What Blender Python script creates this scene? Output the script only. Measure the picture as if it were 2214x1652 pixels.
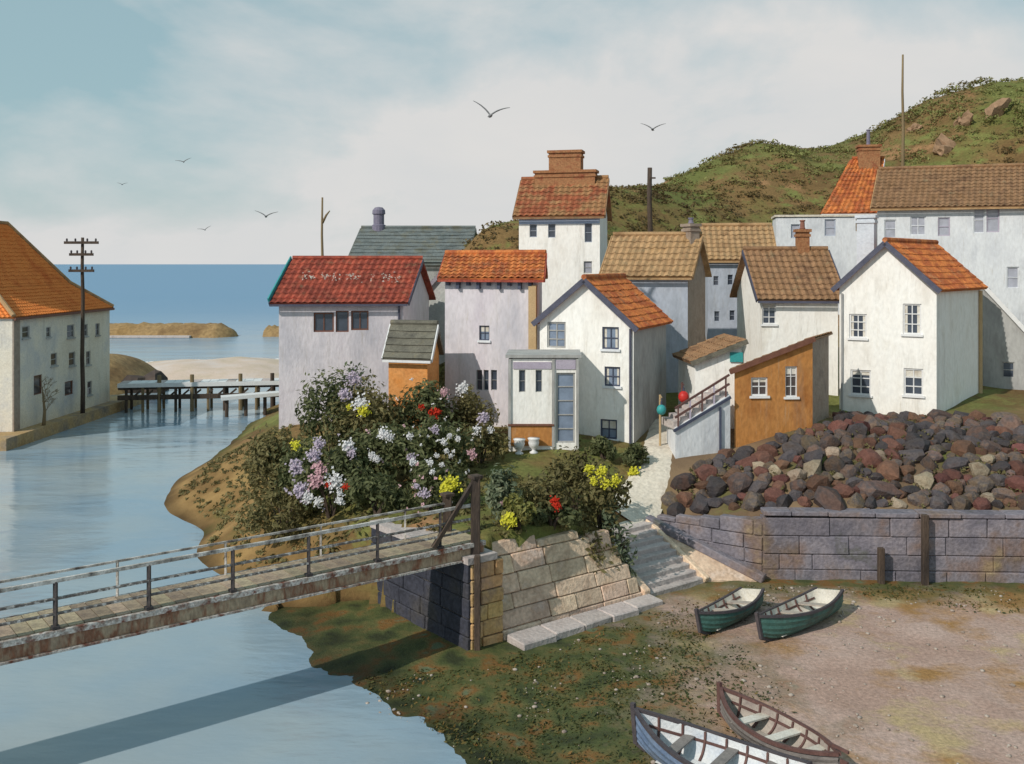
import bpy, bmesh, math, random
import numpy as np
from mathutils import Vector, Matrix, noise as mnoise

R = random.Random(7)
scene = bpy.context.scene
col = scene.collection
for o in list(bpy.data.objects):
    bpy.data.objects.remove(o)

# ------------------------------------------------------------------ camera
H = 10.6                       # eye height above the beach
FV, CX, HY = 2153.5, 1107.0, 571.0   # focal length, centre column and horizon row, in picture units 2214 wide
cam = bpy.data.cameras.new('camera'); camo = bpy.data.objects.new('camera', cam); col.objects.link(camo)
camo.location = (0, 0, H); camo.rotation_euler = (math.radians(90), 0, 0)
cam.sensor_fit = 'HORIZONTAL'; cam.sensor_width = 36; cam.lens = 36 * FV / 2214
cam.shift_y = -(826 - HY) / 2214
cam.clip_start = 0.1; cam.clip_end = 60000
scene.camera = camo

# ------------------------------------------------------------------ world, sun, exposure
SUN_EL = math.radians(37)
SUN_AZ = math.atan2(-0.735, -0.68)         # clockwise from +Y
world = bpy.data.worlds.new('World'); scene.world = world; world.use_nodes = True
wn = world.node_tree.nodes; wl = world.node_tree.links; wn.clear()
wo = wn.new('ShaderNodeOutputWorld'); bg = wn.new('ShaderNodeBackground'); bg.inputs[1].default_value = 0.1
sky = wn.new('ShaderNodeTexSky'); sky.sky_type = 'NISHITA'; sky.sun_disc = False
sky.sun_elevation = SUN_EL; sky.sun_rotation = SUN_AZ % (2 * math.pi); sky.air_density = 1.0; sky.dust_density = 1.0; sky.ozone_density = 1.2
tc = wn.new('ShaderNodeTexCoord'); sep = wn.new('ShaderNodeSeparateXYZ'); wl.new(tc.outputs['Generated'], sep.inputs[0])
def wmath(op, a, b=None, clamp=False):
    n = wn.new('ShaderNodeMath'); n.operation = op; n.use_clamp = clamp
    for i, v in enumerate((a, b)):
        if v is None: continue
        if isinstance(v, (int, float)): n.inputs[i].default_value = v
        else: wl.new(v, n.inputs[i])
    return n.outputs[0]
cmb = wn.new('ShaderNodeCombineXYZ'); wl.new(sep.outputs[0], cmb.inputs[0]); wl.new(sep.outputs[1], cmb.inputs[1]); wl.new(wmath('MULTIPLY', sep.outputs[2], 2.1), cmb.inputs[2])
def wnoise(scale, detail, off):
    mp = wn.new('ShaderNodeMapping'); mp.inputs['Location'].default_value = off; wl.new(cmb.outputs[0], mp.inputs[0])
    n = wn.new('ShaderNodeTexNoise'); n.inputs['Scale'].default_value = scale; n.inputs['Detail'].default_value = detail; n.inputs['Roughness'].default_value = .55
    n.inputs['Distortion'].default_value = .4
    wl.new(mp.outputs[0], n.inputs[0]); return n.outputs[0]
n1 = wnoise(2.3, 8, (3.1, 0.6, 0.4)); n2 = wnoise(5.0, 8, (9, 4, 0))
# cloud cover: solid near the horizon, broken higher up
lowc = wmath('MULTIPLY', wmath('SUBTRACT', 0.245, sep.outputs[2]), 4.4)
cov = wmath('ADD', wmath('MULTIPLY', wmath('SUBTRACT', n1, 0.46), 4.2), lowc)
cov = wmath('ADD', cov, wmath('MULTIPLY', wmath('SUBTRACT', n2, 0.5), 1.0), True)
ccol = wn.new('ShaderNodeMix'); ccol.data_type = 'RGBA'
ccol.inputs[6].default_value = (6.5, 6.65, 6.7, 1); ccol.inputs[7].default_value = (7.2, 7.1, 6.95, 1)
wl.new(wmath('ADD', wmath('MULTIPLY', wmath('SUBTRACT', n2, .36), 2.2), 0.25, True), ccol.inputs[0])
skt = wn.new('ShaderNodeMix'); skt.data_type = 'RGBA'; skt.blend_type = 'MIX'; skt.inputs[0].default_value = .75
wl.new(sky.outputs[0], skt.inputs[6]); skt.inputs[7].default_value = (3.6, 5.3, 5.6, 1)
wm = wn.new('ShaderNodeMix'); wm.data_type = 'RGBA'; wl.new(cov, wm.inputs[0]); wl.new(skt.outputs[2], wm.inputs[6]); wl.new(ccol.outputs[2], wm.inputs[7])
wl.new(wm.outputs[2], bg.inputs[0]); wl.new(bg.outputs[0], wo.inputs[0])
sl = bpy.data.lights.new('sun', 'SUN'); sl.energy = 3.2; sl.angle = math.radians(0.6); sl.color = (1, .93, .83)
so = bpy.data.objects.new('sun', sl); col.objects.link(so); so.location = (-40, -30, 60)
sd = Vector((math.sin(SUN_AZ) * math.cos(SUN_EL), math.cos(SUN_AZ) * math.cos(SUN_EL), math.sin(SUN_EL)))
so.rotation_euler = sd.to_track_quat('Z', 'Y').to_euler()
scene.view_settings.view_transform = 'Standard'; scene.view_settings.look = 'None'
scene.view_settings.exposure = 0.0; scene.view_settings.gamma = 1.0; scene.view_settings.use_curve_mapping = False
scene.render.engine = 'CYCLES'
scene.render.resolution_x = 1024; scene.render.resolution_y = 764

# ------------------------------------------------------------------ helpers
def at_z(vx, vy, z):
    Y = (H - z) * FV / (vy - HY); return Vector(((vx - CX) / FV * Y, Y, z))
def at_y(vx, vy, Y): return Vector(((vx - CX) / FV * Y, Y, H - (vy - HY) / FV * Y))
def zat(vy, Y): return H - (vy - HY) / FV * Y
def xat(vx, Y): return (vx - CX) / FV * Y

MATS = {}
def mat(name, cols, scale=1.0, rough=.85, bump=.25, bscale=14, spec=.3, vary=0.0, stretch=(1, 1, 1), fine=.25, metal=0, attr=None, transl=0, pos=None, lump=0, cell=0, stain=0):
    m = bpy.data.materials.new(name); m.use_nodes = True; MATS[name] = m
    nt = m.node_tree; N = nt.nodes; L = nt.links; b = N['Principled BSDF']
    tcn = N.new('ShaderNodeTexCoord'); mp = N.new('ShaderNodeMapping'); mp.inputs['Scale'].default_value = stretch; L.new(tcn.outputs['Object'], mp.inputs[0])
    src = mp.outputs[0]
    nz = N.new('ShaderNodeTexNoise'); nz.inputs['Scale'].default_value = scale; nz.inputs['Detail'].default_value = 7; nz.inputs['Roughness'].default_value = .6; L.new(src, nz.inputs[0])
    rp = N.new('ShaderNodeValToRGB'); els = rp.color_ramp.elements
    n = len(cols)
    for i, c in enumerate(cols):
        p = (.3 + .4 * i / max(1, n - 1)) if pos is None else pos[i]
        if i < 2: e = els[i]; e.position = p
        else: e = els.new(p)
        e.color = (c[0], c[1], c[2], 1)
    if attr:
        an = N.new('ShaderNodeAttribute'); an.attribute_name = attr
        L.new(an.outputs['Fac'], rp.inputs[0])
    else: L.new(nz.outputs[0], rp.inputs[0])
    c_out = rp.outputs[0]
    if fine:
        nf = N.new('ShaderNodeTexNoise'); nf.inputs['Scale'].default_value = bscale; nf.inputs['Detail'].default_value = 6; L.new(src, nf.inputs[0])
        mr = N.new('ShaderNodeMapRange'); mr.inputs[1].default_value = .3; mr.inputs[2].default_value = .7; mr.inputs[3].default_value = 1 - fine; mr.inputs[4].default_value = 1 + fine; L.new(nf.outputs[0], mr.inputs[0])
        mx = N.new('ShaderNodeMix'); mx.data_type = 'RGBA'; mx.blend_type = 'MULTIPLY'; mx.inputs[0].default_value = 1
        L.new(c_out, mx.inputs[6]); L.new(mr.outputs[0], mx.inputs[7]); c_out = mx.outputs[2]
    if stain:
        ms_ = N.new('ShaderNodeMapping'); ms_.inputs['Scale'].default_value = (1, 1, .14); L.new(tcn.outputs['Object'], ms_.inputs[0])
        for sc_n, lo_, hi_, cc in ((2.2, .54, .74, (.30, .27, .22, 1)), (6.5, .58, .72, (.42, .36, .27, 1))):
            mo = N.new('ShaderNodeTexNoise'); mo.inputs['Scale'].default_value = sc_n; mo.inputs['Detail'].default_value = 9; mo.inputs['Roughness'].default_value = .7; L.new(ms_.outputs[0], mo.inputs[0])
            mr = N.new('ShaderNodeMapRange'); mr.inputs[1].default_value = lo_; mr.inputs[2].default_value = hi_; mr.inputs[4].default_value = stain; L.new(mo.outputs[0], mr.inputs[0])
            mx = N.new('ShaderNodeMix'); mx.data_type = 'RGBA'; L.new(mr.outputs[0], mx.inputs[0]); L.new(c_out, mx.inputs[6]); mx.inputs[7].default_value = cc; c_out = mx.outputs[2]
    if cell:
        vo = N.new('ShaderNodeTexVoronoi'); vo.inputs['Scale'].default_value = 2.6; L.new(tcn.outputs['Object'], vo.inputs[0]); sc_ = N.new('ShaderNodeSeparateColor'); L.new(vo.outputs['Color'], sc_.inputs[0])
        mr = N.new('ShaderNodeMapRange'); mr.inputs[3].default_value = 1 - cell; mr.inputs[4].default_value = 1 + cell; L.new(sc_.outputs[0], mr.inputs[0])
        mx = N.new('ShaderNodeMix'); mx.data_type = 'RGBA'; mx.blend_type = 'MULTIPLY'; mx.inputs[0].default_value = 1; L.new(c_out, mx.inputs[6]); L.new(mr.outputs[0], mx.inputs[7]); c_out = mx.outputs[2]
        mo = N.new('ShaderNodeTexNoise'); mo.inputs['Scale'].default_value = 1.9; mo.inputs['Detail'].default_value = 9; mo.inputs['Roughness'].default_value = .7; L.new(tcn.outputs['Object'], mo.inputs[0])
        mr = N.new('ShaderNodeMapRange'); mr.inputs[1].default_value = .56; mr.inputs[2].default_value = .68; mr.inputs[4].default_value = .55; L.new(mo.outputs[0], mr.inputs[0])
        mx = N.new('ShaderNodeMix'); mx.data_type = 'RGBA'; L.new(mr.outputs[0], mx.inputs[0]); L.new(c_out, mx.inputs[6]); mx.inputs[7].default_value = (.20, .17, .10, 1); c_out = mx.outputs[2]
    if vary:
        oi = N.new('ShaderNodeObjectInfo'); hs = N.new('ShaderNodeHueSaturation')
        mr = N.new('ShaderNodeMapRange'); mr.inputs[3].default_value = 1 - vary; mr.inputs[4].default_value = 1 + vary; L.new(oi.outputs['Random'], mr.inputs[0])
        L.new(mr.outputs[0], hs.inputs['Value']); L.new(c_out, hs.inputs['Color'])
        m2 = N.new('ShaderNodeMath'); m2.operation = 'MULTIPLY'; m2.inputs[1].default_value = 7.31; L.new(oi.outputs['Random'], m2.inputs[0])
        m3 = N.new('ShaderNodeMath'); m3.operation = 'FRACT'; L.new(m2.outputs[0], m3.inputs[0])
        mr2 = N.new('ShaderNodeMapRange'); mr2.inputs[3].default_value = .5 - vary * .07; mr2.inputs[4].default_value = .5 + vary * .07; L.new(m3.outputs[0], mr2.inputs[0]); L.new(mr2.outputs[0], hs.inputs['Hue'])
        c_out = hs.outputs[0]
    L.new(c_out, b.inputs['Base Color'])
    b.inputs['Roughness'].default_value = rough; b.inputs['Specular IOR Level'].default_value = spec; b.inputs['Metallic'].default_value = metal
    if bump:
        nb = N.new('ShaderNodeTexNoise'); nb.inputs['Scale'].default_value = bscale; nb.inputs['Detail'].default_value = 8; L.new(src, nb.inputs[0])
        bp = N.new('ShaderNodeBump'); bp.inputs['Strength'].default_value = bump; bp.inputs['Distance'].default_value = .06; L.new(nb.outputs[0], bp.inputs['Height'])
        last = bp
        if lump:
            bp2 = N.new('ShaderNodeBump'); bp2.inputs['Strength'].default_value = lump; bp2.inputs['Distance'].default_value = .2; L.new(nz.outputs[0], bp2.inputs['Height']); L.new(bp.outputs[0], bp2.inputs['Normal']); last = bp2
        L.new(last.outputs[0], b.inputs['Normal'])
    if transl:
        tr = N.new('ShaderNodeBsdfTranslucent'); L.new(c_out, tr.inputs[0]); ms = N.new('ShaderNodeMixShader'); ms.inputs[0].default_value = transl
        L.new(b.outputs[0], ms.inputs[1]); L.new(tr.outputs[0], ms.inputs[2]); L.new(ms.outputs[0], N['Material Output'].inputs[0])
    return m

class MB:
    def __init__(s): s.v = []; s.f = []; s.tone = None
    def poly(s, pts):
        b = len(s.v); s.v += [Vector(p) for p in pts]; s.f.append(tuple(range(b, b + len(pts)))); return s
    def hexa(s, p):                       # 8 corners: bottom ring 0-3 (ccw from above), top ring 4-7
        b = len(s.v); s.v += [Vector(q) for q in p]
        for f in ((3, 2, 1, 0), (4, 5, 6, 7), (0, 1, 5, 4), (1, 2, 6, 5), (2, 3, 7, 6), (3, 0, 4, 7)): s.f.append(tuple(b + i for i in f))
        return s
    def box(s, c, x, y, z):               # centre and three half-axis vectors
        c = Vector(c); x = Vector(x); y = Vector(y); z = Vector(z)
        return s.hexa([c - x - y - z, c + x - y - z, c + x + y - z, c - x + y - z, c - x - y + z, c + x - y + z, c + x + y + z, c - x + y + z])
    def bar(s, a, b, w, h, up=(0, 0, 1)):  # beam of full width w and height h
        a = Vector(a); b = Vector(b); d = b - a; up = Vector(up); sd = d.cross(up)
        if sd.length < 1e-6: sd = d.cross(Vector((1, 0, 0)))
        sd = sd.normalized(); u = sd.cross(d).normalized()
        return s.box((a + b) / 2, d / 2, -sd * w / 2, u * h / 2)
    def tube(s, pts, rad, n=8, cap=True):
        pts = [Vector(p) for p in pts]; rings = []
        rad = rad if isinstance(rad, (list, tuple)) else [rad] * len(pts)
        prev = None
        for i, p in enumerate(pts):
            d = (pts[min(i + 1, len(pts) - 1)] - pts[max(i - 1, 0)]).normalized()
            ref = Vector((1, 0, 0)) if prev is None else prev
            if abs(d.dot(ref)) > .95: ref = Vector((0, 1, 0))
            u = (ref - d * d.dot(ref)).normalized(); prev = u; w = d.cross(u)
            b = len(s.v); s.v += [p + (u * math.cos(2 * math.pi * k / n) + w * math.sin(2 * math.pi * k / n)) * rad[i] for k in range(n)]; rings.append(b)
        for a, b in zip(rings, rings[1:]):
            for k in range(n): s.f.append((a + k, a + (k + 1) % n, b + (k + 1) % n, b + k))
        if cap:
            s.f.append(tuple(rings[0] + k for k in reversed(range(n)))); s.f.append(tuple(rings[-1] + k for k in range(n)))
        return s
    def lathe(s, c, prof, n=12):
        c = Vector(c)
        return s.tube([c + Vector((0, 0, z)) for r, z in prof], [r for r, z in prof], n)
    def build(s, name, m, parent=None, root=None, smooth=False, loc=None, bevel=0):
        org = Vector((0, 0, 0))
        if parent is not None: org = ROOT.get(parent.name, Vector((0, 0, 0)))
        elif loc is not None: org = Vector(loc)
        me = bpy.data.meshes.new(name); me.from_pydata([v - org for v in s.v], [], s.f); me.update()
        if s.tone is not None:
            a = me.attributes.new('tone', 'FLOAT', 'FACE'); a.data.foreach_set('value', s.tone)
        me.materials.append(MATS[m] if isinstance(m, str) else m)
        if bevel:
            bm = bmesh.new(); bm.from_mesh(me); bmesh.ops.remove_doubles(bm, verts=bm.verts, dist=1e-5)
            bmesh.ops.bevel(bm, geom=list(bm.edges), offset=bevel, segments=1, affect='EDGES', clamp_overlap=True); bm.to_mesh(me); bm.free()
        if smooth: me.polygons.foreach_set('use_smooth', [True] * len(me.polygons))
        o = bpy.data.objects.new(name, me); col.objects.link(o)
        if parent is not None: o.parent = parent
        else: o.location = org
        ROOT[o.name] = org
        return o
ROOT = {}
def tag(o, label=None, cat=None, group=None, kind=None):
    if label: o['label'] = label
    if cat: o['category'] = cat
    if group: o['group'] = group
    if kind: o['kind'] = kind
    return o
def thing(name, label, cat, loc, group=None):
    o = bpy.data.objects.new(name, None); col.objects.link(o); o.location = loc; o.empty_display_size = .2
    ROOT[o.name] = Vector(loc); return tag(o, label, cat, group)

# ------------------------------------------------------------------ materials
mat('whitewash', [(.76, .73, .68), (.86, .84, .80), (.88, .87, .84), (.78, .75, .69)], .9, .9, .35, 9, fine=.06, stretch=(1, 1, .45), stain=0.42)
mat('cool_white', [(.60, .62, .66), (.70, .72, .75), (.52, .54, .58)], .8, .9, .35, 9, fine=.07, stretch=(1, 1, .45), stain=0.35)
mat('blue_white', [(.52, .56, .64), (.60, .64, .70), (.48, .51, .57)], .8, .9, .35, 9, fine=.07)
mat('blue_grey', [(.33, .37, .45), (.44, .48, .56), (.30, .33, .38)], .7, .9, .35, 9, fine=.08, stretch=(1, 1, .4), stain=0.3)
mat('mauve_white', [(.55, .50, .56), (.66, .62, .66), (.46, .45, .50)], .5, .9, .35, 9, fine=.08, stretch=(1, 1, .4), stain=0.4)
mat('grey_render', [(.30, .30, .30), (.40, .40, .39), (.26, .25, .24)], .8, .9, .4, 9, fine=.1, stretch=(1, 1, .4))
mat('grey_green', [(.36, .38, .36), (.45, .46, .44), (.38, .34, .40)], .8, .9, .4, 9, fine=.1)
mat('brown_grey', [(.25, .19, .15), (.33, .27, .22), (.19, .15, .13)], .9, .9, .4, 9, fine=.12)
mat('ochre_wall', [(.40, .165, .04), (.46, .21, .065), (.30, .11, .028)], .9, .9, .4, 9, fine=.14, stretch=(1, 1, .5), stain=0.3)
mat('orange_wall', [(.62, .23, .05), (.66, .30, .10), (.50, .17, .04)], 1.1, .9, .4, 9, fine=.14)
mat('cream_wall', [(.66, .58, .46), (.72, .66, .56), (.50, .50, .51)], .35, .9, .4, 9, fine=.1, stain=0.4)
mat('red_tile', [(.30, .05, .03), (.38, .085, .05), (.22, .045, .03), (.33, .10, .06)], 1.6, .8, .3, 16, fine=.22, cell=.12)
mat('orange_tile', [(.46, .125, .035), (.55, .19, .055), (.34, .085, .03), (.45, .20, .085)], 1.4, .8, .3, 16, fine=.22, cell=.12)
mat('brown_tile', [(.21, .115, .055), (.28, .16, .085), (.14, .075, .042)], 1.3, .85, .3, 16, fine=.25, cell=.12)
mat('tan_tile', [(.34, .205, .095), (.41, .26, .135), (.26, .145, .068)], 1.2, .85, .3, 16, fine=.22, cell=.12)
mat('rust_tile', [(.26, .125, .055), (.32, .175, .08), (.30, .085, .04), (.21, .10, .05)], .9, .85, .3, 16, fine=.22, cell=.12)
mat('ochre_tile', [(.66, .175, .035), (.74, .235, .055), (.58, .14, .03)], .7, .8, .3, 16, fine=.2)
mat('slate_tile', [(.10, .12, .12), (.15, .17, .17), (.13, .13, .10)], 1.0, .6, .3, 16, fine=.2, cell=.12)
mat('dark_slate', [(.10, .095, .075), (.15, .14, .11), (.075, .07, .06)], 1.4, .7, .3, 16, fine=.2, cell=.12)
mat('mauve_slate', [(.24, .21, .27), (.31, .29, .33), (.20, .20, .21)], 1.0, .7, .3, 16, fine=.2, cell=.12)
mat('stone_worn', [(.42, .40, .35), (.52, .50, .45)], 4, .9, .2, 20, fine=.15)
mat('navy_paint', [(.05, .06, .10), (.075, .085, .13)], 5, .5, .1, 30, fine=.1)
mat('navy_trim', [(.06, .065, .10), (.10, .10, .14)], 3, .6, .2, 20, fine=.15)
mat('white_paint', [(.74, .74, .74), (.66, .66, .67)], 4, .5, .1, 30, fine=.08)
mat('brown_paint', [(.14, .06, .04), (.20, .09, .06)], 4, .6, .2, 30, fine=.15)
mat('tan_paint', [(.50, .36, .20), (.43, .30, .16)], 2, .7, .2, 20, fine=.12)
mat('teal_paint', [(.03, .26, .27), (.05, .33, .33)], 3, .5, .1, 20, fine=.1)
mat('light_blue_paint', [(.34, .44, .62), (.44, .53, .68)], 2, .7, .2, 20, fine=.12)
mat('lilac_paint', [(.38, .33, .42), (.46, .42, .50)], 2, .7, .2, 20, fine=.1)
mat('red_paint', [(.45, .02, .02), (.55, .04, .03)], 4, .45, .1, 20, fine=.1)
mat('chimney_brick', [(.28, .11, .05), (.34, .17, .08), (.24, .07, .035)], 2.2, .9, .5, 12, fine=.22)
mat('pot_clay', [(.20, .09, .07), (.28, .13, .09)], 6, .8, .2, 20, fine=.15)
mat('pot_grey', [(.15, .14, .20), (.22, .20, .26)], 6, .8, .2, 20, fine=.15)
mat('dark_wood', [(.045, .032, .026), (.085, .06, .045), (.03, .024, .022)], 2, .85, .4, 26, fine=.25, stretch=(1, 1, .2))
mat('pole_wood', [(.17, .12, .065), (.24, .18, .10)], 2, .85, .3, 26, fine=.2, stretch=(3, 3, .3))
mat('deck_wood', [(.26, .20, .14), (.36, .29, .20), (.19, .15, .115)], 2.2, .85, .4, 22, fine=.2, vary=.25)
mat('rail_paint', [(.10, .085, .08), (.20, .175, .16), (.50, .48, .46)], 9, .6, .3, 30, fine=.2, pos=[.40, .53, .60])
mat('rail_pale', [(.10, .085, .08), (.34, .31, .28), (.60, .57, .54)], 3.2, .6, .3, 30, fine=.25, pos=[.36, .47, .60])
mat('post_paint', [(.035, .03, .035), (.09, .075, .07)], 4, .6, .3, 30, fine=.2)
mat('girder', [(.30, .22, .155), (.42, .32, .22), (.24, .105, .06), (.36, .27, .19)], 1.8, .7, .35, 18, fine=.25, pos=[.3, .45, .55, .64], stretch=(1, 1, .35))
mat('girder_edge', [(.15, .05, .03), (.30, .25, .22), (.55, .52, .49), (.16, .055, .035)], 3.5, .65, .3, 22, fine=.3, pos=[.36, .47, .55, .66])
mat('stone_tan', [(.58, .40, .27), (.68, .51, .38), (.52, .37, .27), (.62, .50, .42)], 1.3, .9, .6, 10, vary=.16, fine=.2)
mat('stone_ochre', [(.42, .24, .10), (.54, .34, .16), (.36, .24, .17)], 1.6, .9, .6, 10, vary=.2, fine=.2)
mat('stone_pale', [(.43, .37, .35), (.50, .44, .42), (.36, .31, .30)], 1.4, .9, .5, 10, vary=.14, fine=.15)
mat('stone_mauve', [(.10, .105, .075), (.15, .14, .17), (.21, .19, .215), (.19, .14, .125), (.27, .20, .12)], .55, .88, .6, 9, vary=.14, fine=.22)
mat('stone_shaded', [(.025, .027, .04), (.045, .047, .065), (.06, .055, .055)], .9, .8, .6, 8, fine=.25)
mat('mortar', [(.13, .11, .10), (.18, .16, .14)], 3, .95, .4, 20, fine=.2)
mat('boulder', [(.085, .055, .042), (.135, .09, .066), (.08, .068, .068), (.17, .12, .085)], 1.1, .85, .6, 7, vary=.35, fine=.22)
mat('boulder_dark', [(.045, .042, .052), (.075, .064, .066), (.065, .045, .04)], 1.1, .8, .6, 7, vary=.35, fine=.2)
mat('boulder_rust', [(.10, .045, .034), (.14, .066, .048), (.08, .044, .036)], 1.1, .85, .6, 7, vary=.3, fine=.2)
mat('boulder_pale', [(.24, .18, .125), (.31, .25, .185), (.20, .14, .095)], 1.1, .85, .6, 7, vary=.2, fine=.2)
mat('path_stone', [(.58, .52, .43), (.66, .60, .51), (.47, .41, .34)], 1.5, .95, .5, 9, fine=.15)
mat('leaf', [(.05, .06, .03), (.105, .12, .05), (.155, .17, .075), (.21, .215, .10)], 1, .7, 0, 5, attr='tone', transl=.35, pos=[0, .4, .75, 1], fine=0)
mat('leaf_olive', [(.075, .066, .028), (.15, .13, .052), (.21, .185, .078), (.27, .24, .11)], 1, .7, 0, 5, attr='tone', transl=.35, pos=[0, .4, .75, 1], fine=0)
mat('leaf_pale', [(.06, .085, .05), (.12, .15, .085), (.19, .22, .14), (.25, .27, .17)], 1, .7, 0, 5, attr='tone', transl=.25, pos=[0, .4, .75, 1], fine=0)
mat('leaf_yellow', [(.09, .10, .02), (.18, .18, .05), (.27, .25, .08), (.33, .30, .10)], 1, .7, 0, 5, attr='tone', transl=.25, pos=[0, .4, .75, 1], fine=0)
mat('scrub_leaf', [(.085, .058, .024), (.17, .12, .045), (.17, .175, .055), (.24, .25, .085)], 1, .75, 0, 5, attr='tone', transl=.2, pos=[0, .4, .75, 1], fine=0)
mat('weed', [(.025, .035, .012), (.06, .07, .02), (.13, .095, .025), (.19, .10, .03)], 1, .65, 0, 5, attr='tone', transl=.1, pos=[0, .45, .75, 1], fine=0)
for nm, c in dict(white=(.80, .79, .80), pink=(.66, .42, .46), yellow=(.72, .68, .06), red=(.60, .035, .012), lilac=(.58, .50, .60)).items():
    mat('petal_' + nm, [tuple(x * .85 for x in c), c], 6, .7, 0, 5, transl=.25, fine=.12)
mat('foam', [(.72, .70, .70), (.80, .78, .78)], 3, .8, .3, 12, fine=.05)
mat('spit_sand', [(.50, .41, .30), (.60, .48, .40), (.62, .54, .50)], .3, .95, .3, 8, fine=.1)
mat('mole_rock', [(.24, .145, .055), (.33, .215, .10), (.17, .10, .045)], .25, .9, .6, 2.5, fine=.25, lump=.5)
mat('quay_stone', [(.36, .22, .09), (.42, .29, .15), (.22, .18, .15)], .6, .9, .5, 6, fine=.2)
mat('rock_dark', [(.05, .04, .04), (.10, .075, .06)], .6, .9, .6, 4, fine=.2)
mat('rock_pink', [(.26, .16, .095), (.34, .22, .14)], .8, .9, .6, 4, fine=.2)
mat('boat_green', [(.035, .10, .09), (.06, .14, .12), (.045, .06, .055)], 2, .5, .25, 20, fine=.15)
mat('boat_blue', [(.10, .15, .26), (.16, .22, .33), (.13, .15, .18)], 1.6, .5, .25, 20, fine=.15)
mat('boat_grey', [(.15, .135, .13), (.21, .19, .18), (.12, .11, .11)], 1.6, .6, .25, 20, fine=.15)
mat('boat_cream', [(.60, .55, .46), (.66, .63, .57), (.48, .42, .34)], 1.6, .7, .25, 20, fine=.1)
mat('boat_white', [(.62, .64, .67), (.70, .71, .72), (.45, .50, .58)], 1.6, .7, .25, 20, fine=.1)
mat('boat_taupe', [(.34, .29, .25), (.42, .37, .32), (.27, .22, .20)], 1.6, .7, .25, 20, fine=.12)
mat('boat_rib', [(.10, .05, .045), (.15, .08, .07)], 3, .7, .2, 20, fine=.15)
mat('gunwale_dark', [(.05, .045, .055), (.09, .075, .08)], 3, .6, .2, 20, fine=.15)
mat('gull_feather', [(.20, .20, .21), (.28, .28, .29)], 4, .8, 0, 10, fine=.05)
def glass(name, c, rough=.08):
    m = mat(name, [c, tuple(x * 1.5 for x in c)], 2.5, rough, 0, 5, .6, fine=0); return m
glass('glass_dark', (.045, .055, .075)); glass('glass_blue', (.16, .20, .27), .12); glass('glass_brown', (.06, .05, .05))
glass('glass_pale', (.30, .31, .36), .15)

# ------------------------------------------------------------------ terrain
EDGE = [(8, -20), (4.0, 8), (1.2, 17), (-.9, 21.3), (-2.5, 23.5), (-4.4, 25.9), (-5.8, 28.4), (-7.8, 31.9), (-12.4, 40.2), (-16.3, 47.5), (-17, 61), (-17.5, 72), (-18, 80), (-17, 92), (-5, 135)]
def edge_dist(x, y):                       # signed distance to the waterline, + on the land side (right)
    best = None; P = Vector((x, y))
    for a, b in zip(EDGE, EDGE[1:]):
        A = Vector(a); B = Vector(b); d = B - A; t = max(0, min(1, (P - A).dot(d) / d.length_squared)); q = A + d * t
        r = (P - q).length
        if best is None or r < best[0]: best = (r, d.x * (P.y - A.y) - d.y * (P.x - A.x))
    return best[0] * (-1 if best[1] > 0 else 1)
def low_z(x, y):
    d = edge_dist(x, y) + .7 * mnoise.noise(Vector((x * .35, y * .35, 2)))
    z = -.2 + .2 * min(1, d / 3.0) if d > 0 else max(-1.6, -.2 + .2 * d)
    return z + .05 * mnoise.noise(Vector((x * .5, y * .5, 5))) + .04 * mnoise.noise(Vector((x * 1.7, y * 1.7, 8)))
E = Vector((.791, .612, 0)); NN = Vector((-.612, .791, 0))      # bridge direction; square to it, into the hill
A0 = Vector((-.85, 27.55, 0))
VILL = [(-.55, 28.1), (-.3, 28.95), (2.65, 31.45), (3.3, 31.9), (2.35, 33.7), (4.7, 35.6), (5.4, 35.9), (8.5, 33.85), (24, 33.1), (90, 32), (90, 135), (-5, 135), (-17, 92), (-21, 80), (-20.5, 72), (-20, 61), (-19.3, 47), (-15.2, 38.6), (-10.2, 31.0), (-7.4, 30.9), (-4.6, 31.6)]
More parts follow.
